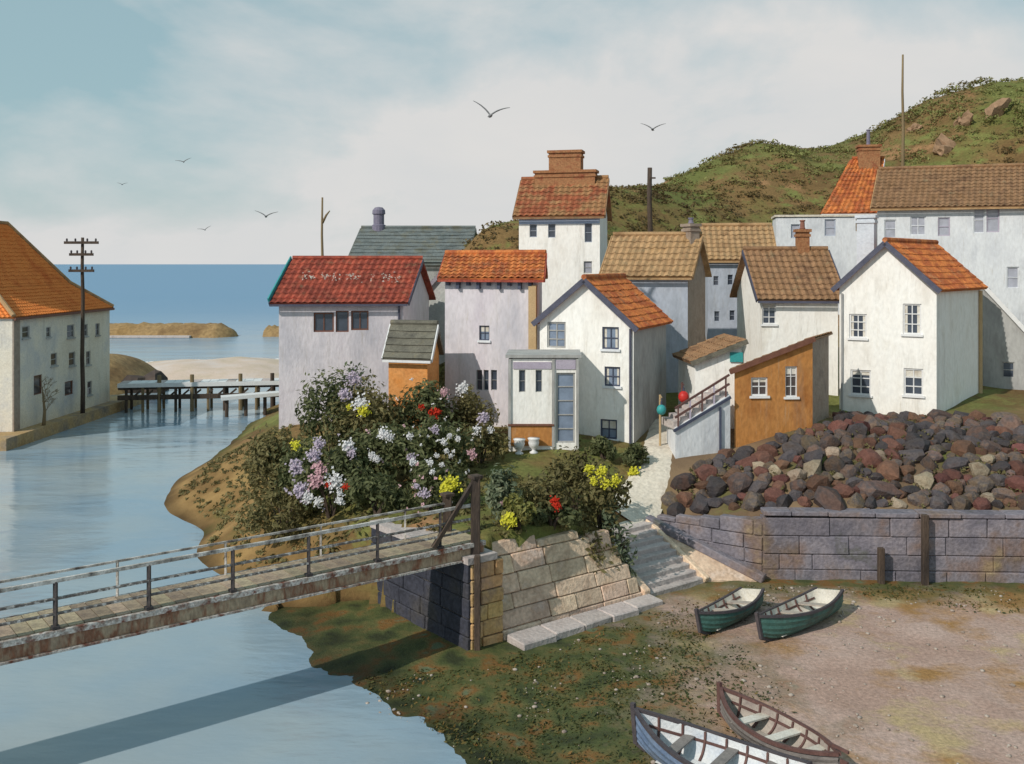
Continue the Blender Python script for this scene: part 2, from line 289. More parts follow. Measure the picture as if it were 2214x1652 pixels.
CP = [(-.6, 28.2, 2.62), (2, 30.4, 2.45), (3.2, 31.3, 2.1), (-4.6, 31.8, 2.3), (-3, 33, 2.6), (-7, 33.5, .9), (-7.8, 32.2, -.2), (-9.6, 30.9, -.9), (-12.4, 40.2, -.2), (-15.2, 38.6, -1.2), (-19.3, 47, -1.3), (-20, 61, -1.3), (-20.5, 72, -1.3), (-9, 38, 1.6), (-16.3, 47.5, -.2), (-13, 46, 1.5), (-17, 61, -.2), (-17.5, 70, -.2), (-12, 60, 2.5), (-11, 47, 2.8), (-5, 47, 3.2), (-5, 40, 3.1), (0, 34, 2.9), (0, 38, 3.35), (1.2, 36.4, 3.05), (2.5, 38, 3.35), (4.5, 39.5, 3.3), (2.6, 34, 2.0), (4.4, 35.4, 1.45), (5.2, 37, 2.2), (5.7, 39, 3.1), (6.3, 38.4, 2.95), (8.8, 39.3, 3.25), (12, 39.5, 4.1), (14.6, 44, 4.0), (18.1, 42, 4.15), (22, 46.5, 4.5), (28, 44, 4.5),
      (6.0, 35.9, 1.6), (9, 34.1, 2.1), (14, 33.8, 2.1), (20, 33.6, 2.1), (30, 33, 2.1), (7, 36.5, 2.4), (10, 37, 3.15), (14, 37.3, 3.55), (20, 37.5, 3.65), (30, 39, 3.6), (40, 34, 2.5), (40, 45, 5),
      (1, 43, 3.6), (-3, 44, 3.4), (7, 46, 4.4), (4.5, 47, 4.4), (12, 46, 4.9), (15, 50, 5.6), (.5, 51, 5.3), (4.4, 50, 5.2), (10, 53, 6), (14, 53, 6.2), (-5.9, 53.5, 4), (-10, 64, 4.3), (16, 58, 8), (21, 57, 7), (28, 54, 5.5), (19, 61, 9.3), (24, 65, 10.4), (30, 62, 10), (40, 56, 9),
      (-4, 58, 9.2), (-1.5, 59, 12.6), (.5, 59.5, 12.9), (3, 61, 13.0), (-6.5, 58, 5.2), (6.3, 71, 16), (11.6, 76, 16.3), (17.3, 85, 19.5), (21, 85, 20.9), (25, 85, 20.3), (29, 85, 19.9), (31.3, 84, 20.3), (34.9, 85, 23.7), (38.4, 85, 25.6), (40.8, 85, 26.2), (43.7, 85, 26.2), (55, 85, 26), (75, 85, 25),
      (10, 64, 11), (16, 70, 13.2), (25, 72, 14), (34, 72, 16), (42, 70, 18), (55, 65, 14), (70, 55, 9), (70, 40, 4), (0, 74, 12), (0, 90, 8), (-8, 75, 5), (-14, 80, 1.5), (-17, 90, -1), (10, 100, 12), (25, 105, 15), (42, 105, 20), (70, 105, 18), (0, 130, -1), (30, 130, 6), (70, 130, 8), (-6, 68, 6)]
_c = np.array(CP, float); _n = len(_c)
def _k(r2): return np.where(r2 > 1e-12, .5 * r2 * np.log(np.maximum(r2, 1e-12)), 0)
_K = _k(((_c[:, None, :2] - _c[None, :, :2]) ** 2).sum(-1)) + np.eye(_n) * .25
_P = np.c_[np.ones(_n), _c[:, :2]]
_s = np.linalg.solve(np.block([[_K, _P], [_P.T, np.zeros((3, 3))]]), np.r_[_c[:, 2], np.zeros(3)])
def high_arr(xy):
    xy = np.asarray(xy, float); k = _k(((xy[:, None, :] - _c[None, :, :2]) ** 2).sum(-1))
    return k @ _s[:_n] + _s[_n] + xy @ _s[_n + 1:]
def rough_z(x, y):
    a = max(0, min(1, (y - 55) / 20))
    return (.05 + .5 * a) * mnoise.noise(Vector((x * .25, y * .25, 1))) + (.03 + .2 * a) * mnoise.noise(Vector((x * .8, y * .8, 4)))
def ground(x, y): return float(high_arr([(x, y)])[0]) + rough_z(x, y)
def inside(x, y, P=VILL):
    c = False; n = len(P)
    for i in range(n):
        x1, y1 = P[i]; x2, y2 = P[(i + 1) % n]
        if (y1 > y) != (y2 > y) and x < (x2 - x1) * (y - y1) / (y2 - y1) + x1: c = not c
    return c
def axis(lo, hi, fine_lo, fine_hi, f, c):
    a = list(np.arange(fine_lo, fine_hi + 1e-6, f)); x = fine_lo; st = f; pre = []
    while x > lo: st = min(c, st * 1.25); x -= st; pre.append(x)
    x = a[-1]; st = f
    while x < hi: st = min(c, st * 1.25); x += st; a.append(x)
    return pre[::-1] + a
def sheet(name, xs, ys, zf, m, keep=None, kind='structure'):
    v = []; idx = {}; f = []; ins = {}
    for j, y in enumerate(ys):
        for i, x in enumerate(xs): v.append((x, y))
    nx = len(xs)
    zs, ok = zf(v)
    for j in range(len(ys) - 1):
        for i in range(nx - 1):
            q = (j * nx + i, j * nx + i + 1, (j + 1) * nx + i + 1, (j + 1) * nx + i)
            if ok is None or any(ok[k] for k in q): f.append(q)
    me = bpy.data.meshes.new(name); me.from_pydata([(p[0], p[1], z) for p, z in zip(v, zs)], [], f)
    bm = bmesh.new(); bm.from_mesh(me); bmesh.ops.delete(bm, geom=[w for w in bm.verts if not w.link_faces], context='VERTS'); bm.to_mesh(me); bm.free()
    me.polygons.foreach_set('use_smooth', [True] * len(me.polygons)); me.materials.append(m)
    o = bpy.data.objects.new(name, me); col.objects.link(o); tag(o, kind=kind); return o

def ground_material(name, specs, rough=.95, bscale=6, bump=.5):
    """specs: list of (colour, noise scale, threshold, softness, offset) laid over one another"""
    m = bpy.data.materials.new(name); m.use_nodes = True; nt = m.node_tree; N = nt.nodes; L = nt.links; b = N['Principled BSDF']
    g = N.new('ShaderNodeTexCoord').outputs['Object']; cur = None
    for c, sc, th, sf, off in specs:
        rgb = N.new('ShaderNodeRGB'); rgb.outputs[0].default_value = (*c, 1)
        if cur is None: cur = rgb.outputs[0]; continue
        mp = N.new('ShaderNodeMapping'); mp.inputs['Location'].default_value = (off, off * .7, 0); L.new(g, mp.inputs[0])
        nz = N.new('ShaderNodeTexNoise'); nz.inputs['Scale'].default_value = sc; nz.inputs['Detail'].default_value = 8; nz.inputs['Roughness'].default_value = .62; L.new(mp.outputs[0], nz.inputs[0])
        mr = N.new('ShaderNodeMapRange'); mr.inputs[1].default_value = th - sf; mr.inputs[2].default_value = th + sf; L.new(nz.outputs[0], mr.inputs[0])
        mx = N.new('ShaderNodeMix'); mx.data_type = 'RGBA'; L.new(mr.outputs[0], mx.inputs[0]); L.new(cur, mx.inputs[6]); L.new(rgb.outputs[0], mx.inputs[7]); cur = mx.outputs[2]
    nf = N.new('ShaderNodeTexNoise'); nf.inputs['Scale'].default_value = bscale; nf.inputs['Detail'].default_value = 9; nf.inputs['Roughness'].default_value = .65; L.new(g, nf.inputs[0])
    mr = N.new('ShaderNodeMapRange'); mr.inputs[1].default_value = .3; mr.inputs[2].default_value = .7; mr.inputs[3].default_value = .72; mr.inputs[4].default_value = 1.28; L.new(nf.outputs[0], mr.inputs[0])
    mx = N.new('ShaderNodeMix'); mx.data_type = 'RGBA'; mx.blend_type = 'MULTIPLY'; mx.inputs[0].default_value = 1; L.new(cur, mx.inputs[6]); L.new(mr.outputs[0], mx.inputs[7])
    L.new(mx.outputs[2], b.inputs['Base Color']); b.inputs['Roughness'].default_value = rough; b.inputs['Specular IOR Level'].default_value = .2
    bp = N.new('ShaderNodeBump'); bp.inputs['Strength'].default_value = bump; bp.inputs['Distance'].default_value = .12; L.new(nf.outputs[0], bp.inputs['Height']); L.new(bp.outputs[0], b.inputs['Normal'])
    return m, cur, N, L, b
hill_m, *_ = ground_material('hill_ground', [((.19, .12, .05), 0, 0, 0, 0), ((.13, .14, .04), .09, .48, .05, 3), ((.14, .085, .035), .14, .56, .05, 11), ((.17, .18, .055), .5, .58, .05, 20), ((.29, .165, .08), .22, .63, .04, 31)])
def zone(m, col_, x0, xs, y0, ys, z1):
    N = m.node_tree.nodes; L = m.node_tree.links; b = N['Principled BSDF']; src = b.inputs['Base Color'].links[0].from_socket
    sp_ = N.new('ShaderNodeSeparateXYZ'); L.new(N.new('ShaderNodeTexCoord').outputs['Object'], sp_.inputs[0])
    nz = N.new('ShaderNodeTexNoise'); nz.inputs['Scale'].default_value = .45; nz.inputs['Detail'].default_value = 8; L.new(sp_.inputs[0].links[0].from_socket, nz.inputs[0])
    def mr(sock, a, c):
        n = N.new('ShaderNodeMapRange'); n.inputs[1].default_value = a; n.inputs[2].default_value = c; L.new(sock, n.inputs[0]); return n.outputs[0]
    def mul(a, c, op='MULTIPLY'):
        n = N.new('ShaderNodeMath'); n.operation = op; n.use_clamp = True; L.new(a, n.inputs[0]); L.new(c, n.inputs[1]); return n.outputs[0]
    k = mul(mul(mr(sp_.outputs[0], x0, xs), mr(sp_.outputs[1], y0, ys)), mr(sp_.outputs[2], z1 + .7, z1 - .4)); k = mul(k, mr(nz.outputs[0], .28, .46))
    rp = N.new('ShaderNodeMix'); rp.data_type = 'RGBA'; rp.inputs[6].default_value = (*col_[0], 1); rp.inputs[7].default_value = (*col_[1], 1); L.new(mr(nz.outputs[0], .4, .62), rp.inputs[0])
    mx = N.new('ShaderNodeMix'); mx.data_type = 'RGBA'; L.new(k, mx.inputs[0]); L.new(src, mx.inputs[6]); L.new(rp.outputs[2], mx.inputs[7]); L.new(mx.outputs[2], b.inputs['Base Color'])
zone(hill_m, ((.17, .10, .038), (.33, .21, .085)), -5, -7, 58, 54, 1.5)      # bare clay on the creek bank
zone(hill_m, ((.13, .085, .055), (.22, .15, .09)), 5.0, 6.0, 44, 42, 4.0)       # sandy rubble between the boulders
def hz(v):
    zs = high_arr(v); ok = [inside(x, y) for x, y in v]
    return [float(z) + rough_z(*p) if k else -1.2 for z, p, k in zip(zs, v, ok)], ok
sheet('hillside', axis(-24, 92, -21, 24, .4, 4), axis(26, 137, 27, 64, .4, 4), hz, hill_m)

beach_m, cur, N_, L_, b_ = ground_material('beach_sand', [((.40, .27, .22), 0, 0, 0, 0), ((.47, .34, .29), .30, .52, .08, 5), ((.34, .19, .075), .22, .57, .05, 17), ((.45, .34, .19), .35, .60, .05, 23)], bscale=9)
# green weed covers the wet side of the foreshore and the strip below the steps and the wall
def weed_mask(N, L, b):
    g = N.new('ShaderNodeTexCoord').outputs['Object']; s = N.new('ShaderNodeSeparateXYZ'); L.new(g, s.inputs[0])
    def mth(op, a, c, cl=False):
        n = N.new('ShaderNodeMath'); n.operation = op; n.use_clamp = cl
        for i, v in enumerate((a, c)):
            if isinstance(v, (int, float)): n.inputs[i].default_value = v
            else: L.new(v, n.inputs[i])
        return n.outputs[0]
    nz = N.new('ShaderNodeTexNoise'); nz.inputs['Scale'].default_value = .32; nz.inputs['Detail'].default_value = 8; nz.inputs['Roughness'].default_value = .65; L.new(g, nz.inputs[0])
    nz2 = N.new('ShaderNodeTexNoise'); nz2.inputs['Scale'].default_value = 1.1; nz2.inputs['Detail'].default_value = 8; L.new(g, nz2.inputs[0])
    # + towards the creek (left) and towards the walls
    a = mth('MULTIPLY', mth('SUBTRACT', 7.4, s.outputs[0]), .30)
    c = mth('MULTIPLY', mth('SUBTRACT', s.outputs[1], 30.6), .55)
    k = mth('MAXIMUM', a, c)
    k = mth('ADD', mth('ADD', k, mth('MULTIPLY', mth('SUBTRACT', nz.outputs[0], .5), 3.6)), mth('MULTIPLY', mth('SUBTRACT', nz2.outputs[0], .5), 1.6))
    k = mth('MULTIPLY', k, .75, True)
    src = b.inputs['Base Color'].links[0].from_socket
    gr = N.new('ShaderNodeValToRGB'); els = gr.color_ramp.elements
    els[0].position = .34; els[0].color = (.04, .048, .022, 1); els[1].position = .45; els[1].color = (.075, .09, .032, 1)
    e = els.new(.54); e.color = (.12, .11, .042, 1); e = els.new(.62); e.color = (.19, .095, .03, 1); e = els.new(.70); e.color = (.12, .15, .085, 1)
    L.new(nz2.outputs[0], gr.inputs[0])
    mx = N.new('ShaderNodeMix'); mx.data_type = 'RGBA'; L.new(k, mx.inputs[0]); L.new(src, mx.inputs[6]); L.new(gr.outputs[0], mx.inputs[7]); L.new(mx.outputs[2], b.inputs['Base Color'])
    mr = N.new('ShaderNodeMapRange'); L.new(k, mr.inputs[0]); mr.inputs[3].default_value = .95; mr.inputs[4].default_value = .6; L.new(mr.outputs[0], b.inputs['Roughness'])
weed_mask(N_, L_, b_)
def wet_margin(m, z0, z1):
    N = m.node_tree.nodes; L = m.node_tree.links; b = N['Principled BSDF']; src = b.inputs['Base Color'].links[0].from_socket
    sp_ = N.new('ShaderNodeSeparateXYZ'); g = N.new('ShaderNodeNewGeometry'); L.new(g.outputs['Position'], sp_.inputs[0]); mr = N.new('ShaderNodeMapRange'); mr.inputs[1].default_value = z1; mr.inputs[2].default_value = z0; L.new(sp_.outputs[2], mr.inputs[0])
    mx = N.new('ShaderNodeMix'); mx.data_type = 'RGBA'; mx.blend_type = 'MULTIPLY'; L.new(mr.outputs[0], mx.inputs[0]); L.new(src, mx.inputs[6]); mx.inputs[7].default_value = (.5, .5, .52, 1); L.new(mx.outputs[2], b.inputs['Base Color'])
wet_margin(beach_m, -.17, -.07); wet_margin(hill_m, -.16, .12)
sheet('beach', axis(-40, 90, -10, 19, .25, 4), axis(-20, 60, 19, 35, .25, 4), lambda v: ([low_z(*p) for p in v], None), beach_m)

# water: one sheet out to the horizon
wm_ = bpy.data.materials.new('water'); wm_.use_nodes = True
def water_nodes(m):
    N = m.node_tree.nodes; L = m.node_tree.links; b = N['Principled BSDF']
    g = N.new('ShaderNodeTexCoord').outputs['Object']; s = N.new('ShaderNodeSeparateXYZ'); L.new(g, s.inputs[0])
    mr = N.new('ShaderNodeMapRange'); mr.inputs[1].default_value = 80; mr.inputs[2].default_value = 190; L.new(s.outputs[1], mr.inputs[0])
    nz = N.new('ShaderNodeTexNoise'); nz.inputs['Scale'].default_value = .12; nz.inputs['Detail'].default_value = 6; L.new(g, nz.inputs[0])
    rp = N.new('ShaderNodeValToRGB'); rp.color_ramp.elements[0].position = .38; rp.color_ramp.elements[0].color = (.23, .335, .43, 1); rp.color_ramp.elements[1].position = .62; rp.color_ramp.elements[1].color = (.33, .385, .41, 1)
    L.new(nz.outputs[0], rp.inputs[0])
    mx = N.new('ShaderNodeMix'); mx.data_type = 'RGBA'; L.new(mr.outputs[0], mx.inputs[0]); L.new(rp.outputs[0], mx.inputs[6]); mx.inputs[7].default_value = (.20, .325, .46, 1)
    L.new(mx.outputs[2], b.inputs['Base Color']); b.inputs['Roughness'].default_value = .12; b.inputs['IOR'].default_value = 1.33
    mr2 = N.new('ShaderNodeMapRange'); mr2.inputs[1].default_value = 60; mr2.inputs[2].default_value = 220; mr2.inputs[3].default_value = .5; mr2.inputs[4].default_value = .03; L.new(s.outputs[1], mr2.inputs[0]); L.new(mr2.outputs[0], b.inputs['Specular IOR Level'])
    mr3 = N.new('ShaderNodeMapRange'); mr3.inputs[1].default_value = 90; mr3.inputs[2].default_value = 320; mr3.inputs[3].default_value = .12; mr3.inputs[4].default_value = .6; L.new(s.outputs[1], mr3.inputs[0]); L.new(mr3.outputs[0], b.inputs['Roughness'])
    mps = []
    for sc, st, ds in ((.9, .17, .2), (4.5, .14, .05), (.16, .2, 1.0)):
        mp = N.new('ShaderNodeMapping'); mp.inputs['Scale'].default_value = (.55, 1.3, 1); mp.inputs['Rotation'].default_value = (0, 0, .35); L.new(g, mp.inputs[0])
        n = N.new('ShaderNodeTexNoise'); n.inputs['Scale'].default_value = sc; n.inputs['Detail'].default_value = 5; L.new(mp.outputs[0], n.inputs[0])
        bp = N.new('ShaderNodeBump'); bp.inputs['Strength'].default_value = st; bp.inputs['Distance'].default_value = ds; L.new(n.outputs[0], bp.inputs['Height'])
        if mps: L.new(mps[-1].outputs[0], bp.inputs['Normal'])
        mps.append(bp)
    L.new(mps[-1].outputs[0], b.inputs['Normal'])
water_nodes(wm_)
wb = MB(); wb.poly([(-20000, -200, -.2), (20000, -200, -.2), (20000, 40000, -.2), (-20000, 40000, -.2)])
tag(wb.build('sea', wm_), kind='structure')

# quay on the far bank, breakwater, sand spit
q = MB(); Q0 = -28.6
q.hexa([(-75, 57.5, -1.5), (Q0 - .6, 57.5, -1.5), (Q0, 77, -1.5), (-75, 77, -1.5), (-75, 57.5, .45), (Q0 - .6, 57.5, .5), (Q0, 77, .5), (-75, 77, .5)])
tag(q.build('quay', 'quay_stone'), kind='structure')

def mound(name, m, cx, cy, rx, ry, h, z0=-.5, n=40, rings=12, seed=0, amp=.3, freq=.3, power=.8):
    v = []; f = []
    for r in range(rings + 1):
        t = r / rings
        for k in range(n):
            a = 2 * math.pi * k / n; w = 1 + .18 * mnoise.noise(Vector((math.cos(a) * 1.6, math.sin(a) * 1.6, seed)))
            x = cx + rx * t * w * math.cos(a); y = cy + ry * t * w * math.sin(a)
            z = z0 + (h - z0) * max(0, 1 - t ** 2) ** power + amp * mnoise.noise(Vector((x * freq, y * freq, seed))) * (1 - t * .7)
            v.append((x, y, z))
    for r in range(rings):
        for k in range(n): f.append((r * n + k, (r + 1) * n + k, (r + 1) * n + (k + 1) % n, r * n + (k + 1) % n))
    b = MB(); b.v = [Vector(p) for p in v]; b.f = f; return b

# ------------------------------------------------------------------ house builder
def norm2(d): return Vector((d.x, d.y, 0)).normalized()
class Face:
    """a vertical wall plane: origin, direction along it, outward normal"""
    def __init__(s, a, b):
        s.o = Vector((a.x, a.y, 0)); d = Vector((b.x - a.x, b.y - a.y, 0)); s.len = d.length; s.u = d.normalized(); s.n = Vector((s.u.y, -s.u.x, 0))
    def p(s, u, z, out=0): return s.o + s.u * u + s.n * out + Vector((0, 0, z))
    def uv(s, vx, vy):
        k = (vx - CX) / FV; u = (k * s.o.y - s.o.x) / (s.u.x - k * s.u.y); Y = s.o.y + s.u.y * u; return u, H - (vy - HY) / FV * Y
def wall_mesh(mb, F, prof, zb, wins):
    """prof: list of (u,z) along the top; wins: list of (u0,u1,z0,z1), cut through with reveals"""
    us = sorted(set([round(p[0], 4) for p in prof] + [round(x, 4) for w in wins for x in w[:2]]))
    def top(u):
        for (a, za), (b, zb_) in zip(prof, prof[1:]):
            if a - 1e-6 <= u <= b + 1e-6: return za + (zb_ - za) * (u - a) / max(1e-9, b - a)
        return prof[-1][1]
    for a, b in zip(us, us[1:]):
        if b - a < 1e-4: continue
        z = zb
        for w in sorted([w for w in wins if w[0] <= a + 1e-4 and w[1] >= b - 1e-4], key=lambda w: w[2]):
            mb.poly([F.p(a, z), F.p(b, z), F.p(b, w[2]), F.p(a, w[2])]); z = w[3]
        mb.poly([F.p(a, z), F.p(b, z), F.p(b, top(b)), F.p(a, top(a))])
    r = -.14
    for a, b, c, d in wins:
        mb.poly([F.p(a, c), F.p(b, c), F.p(b, c, r), F.p(a, c, r)]); mb.poly([F.p(a, d, r), F.p(b, d, r), F.p(b, d), F.p(a, d)])
        mb.poly([F.p(a, c), F.p(a, c, r), F.p(a, d, r), F.p(a, d)]); mb.poly([F.p(b, c, r), F.p(b, c), F.p(b, d), F.p(b, d, r)])
def window(root, F, w, frame='white_paint', pane='glass_dark', nx=2, nz=2, sill=True, name='window', sillm='white_paint'):
    a, b, c, d = w; out = -.05; t = min(.07, (b - a) * .09); m = MB()
    def rect(u0, u1, z0, z1, o0=-.13, o1=out): m.hexa([F.p(u0, z0, o1), F.p(u1, z0, o1), F.p(u1, z0, o0), F.p(u0, z0, o0), F.p(u0, z1, o1), F.p(u1, z1, o1), F.p(u1, z1, o0), F.p(u0, z1, o0)])
    e = .003
    rect(a + e, a + t, c + e, d - e); rect(b - t, b - e, c + e, d - e); rect(a + t, b - t, c + e, c + t); rect(a + t, b - t, d - t, d - e)
    for i in range(1, nx):
        u = a + (b - a) * i / nx; rect(u - t * .33, u + t * .33, c + t, d - t, -.12, out - .015)
    for i in range(1, nz):
        z = c + (d - c) * i / nz; rect(a + t, b - t, z - t * .33, z + t * .33, -.118, out - .012)
    o = m.build(name, frame, root)
    g = MB(); g.hexa([F.p(a + .004, c + .004, -.10), F.p(b - .004, c + .004, -.10), F.p(b - .004, c + .004, -.128), F.p(a + .004, c + .004, -.128), F.p(a + .004, d - .004, -.10), F.p(b - .004, d - .004, -.10), F.p(b - .004, d - .004, -.128), F.p(a + .004, d - .004, -.128)]); g.build('pane', pane, o)
    if frame == 'white_paint' or frame == 'navy_paint':
        rc = random.Random(int(a * 977 + c * 131)); cv = MB(); k_ = rc.random()
        parts_ = [(a + t, a + (b - a) * .24, c + t, d - t), (b - (b - a) * .24, b - t, c + t, d - t)] if k_ < .5 else [(a + t, b - t, d - (d - c) * rc.uniform(.2, .5), d - t)]
        for (u0, u1, z0, z1) in parts_: cv.hexa([F.p(u0, z0, -.0965), F.p(u1, z0, -.0965), F.p(u1, z0, -.099), F.p(u0, z0, -.099), F.p(u0, z1, -.0965), F.p(u1, z1, -.0965), F.p(u1, z1, -.099), F.p(u0, z1, -.099)])
        cv.build('curtain', 'boat_cream', o)
    if sill:
        s_ = MB(); s_.hexa([F.p(a - .07, c - .09, .08), F.p(b + .07, c - .09, .08), F.p(b + .07, c - .09, -.10), F.p(a - .07, c - .09, -.10), F.p(a - .07, c + .002, .07), F.p(b + .07, c + .002, .07), F.p(b + .07, c + .002, -.10), F.p(a - .07, c + .002, -.10)]); s_.build('sill', sillm, o)
    return o
def tiled(mb, e0, e1, r1, r0, kind='pantile', th=.10, seed=0):
    """roof plane: eave e0->e1, ridge r0->r1 (above e0 / e1); closed slab with rows of tiles on top"""
    e0, e1, r1, r0 = map(Vector, (e0, e1, r1, r0)); n = (e1 - e0).cross(r0 - e0)
    if n.length < 1e-6: n = (e1 - e0).cross(r1 - e0)
    n.normalize()
    if n.z < 0: n = -n
    W = max((e1 - e0).length, (r1 - r0).length); S = max((r0 - e0).length, (r1 - e1).length)
    rows = max(2, int(S / .36)); per = .30 if kind == 'pantile' else .42; cols = max(2, int(W / per)); sub = 4 if kind == 'pantile' else 1
    rr = random.Random(seed); ns = cols * sub
    def P(s, t): return (e0.lerp(e1, s)).lerp(r0.lerp(r1, s), t)
    b = len(mb.v); sag = lambda s, t: -.05 * math.sin(math.pi * s) * math.sin(math.pi * min(1, t * 1.1)) * min(1, W / 4)
    cnt = ns + 1
    for j in range(rows):
        jit = [rr.uniform(-.008, .012) for _ in range(cols + 1)]
        for q, t in enumerate((j / rows, (j + 1) / rows)):
            for i in range(cnt):
                s = i / ns; c = i // sub
                h = (.055 if q == 0 else .012) + jit[min(c, cols)] * (1 if kind != 'pantile' else .6)
                if kind == 'pantile': h += .035 * math.sin(2 * math.pi * (i % sub) / sub)
                tt = max(0, t - (.02 + jit[min(c, cols)]) * (1 if q == 0 and j > 0 else 0))
                mb.v.append(P(s, tt) + n * (th / 2 + h + sag(s, t)))
    for j in range(rows):
        r0_ = b + j * 2 * cnt
        for i in range(cnt - 1):
            mb.f.append((r0_ + i, r0_ + i + 1, r0_ + cnt + i + 1, r0_ + cnt + i))
            if j < rows - 1: mb.f.append((r0_ + cnt + i, r0_ + cnt + i + 1, r0_ + 2 * cnt + i + 1, r0_ + 2 * cnt + i))
    lo = [p - n * th * .5 for p in (e0, e1, r1, r0)]; hi = [p + n * (th * .5 - .045) for p in (e0, e1, r1, r0)]
    mb.hexa(lo + hi)
    hi2 = [p + n * (th * .5 + .02) for p in (e0, e1, r1, r0)]
    for i, j in ((0, 1), (1, 2), (3, 0)):
        mb.poly([hi[i], hi[j], hi2[j], hi2[i]])
    return n
def chimney(root, c, w, d, z0, z1, m, u=Vector((1, 0, 0)), pots=2, potm='pot_clay', poth=.5, parent=None):
    v = Vector((-u.y, u.x, 0)); b = MB(); c = Vector((c[0], c[1], 0))
    b.box(c + Vector((0, 0, (z0 + z1) / 2)), u * w / 2, v * d / 2, (0, 0, (z1 - z0) / 2))
    b.box(c + Vector((0, 0, z1 - .22)), u * (w / 2 + .05), v * (d / 2 + .05), (0, 0, .06))
    b.box(c + Vector((0, 0, z1 + .02)), u * (w / 2 + .08), v * (d / 2 + .08), (0, 0, .07))
    o = b.build('chimney', m, parent or root)
    for k in range(pots):
        p = c + u * ((k - (pots - 1) / 2) * w * .5); q = MB(); q.lathe(p + Vector((0, 0, z1 + .085)), [(.13, 0), (.15, .05), (.12, .08), (.105, poth - .08), (.14, poth - .06), (.14, poth)], 10); q.build('chimney_pot', potm, o, smooth=False)
    return o

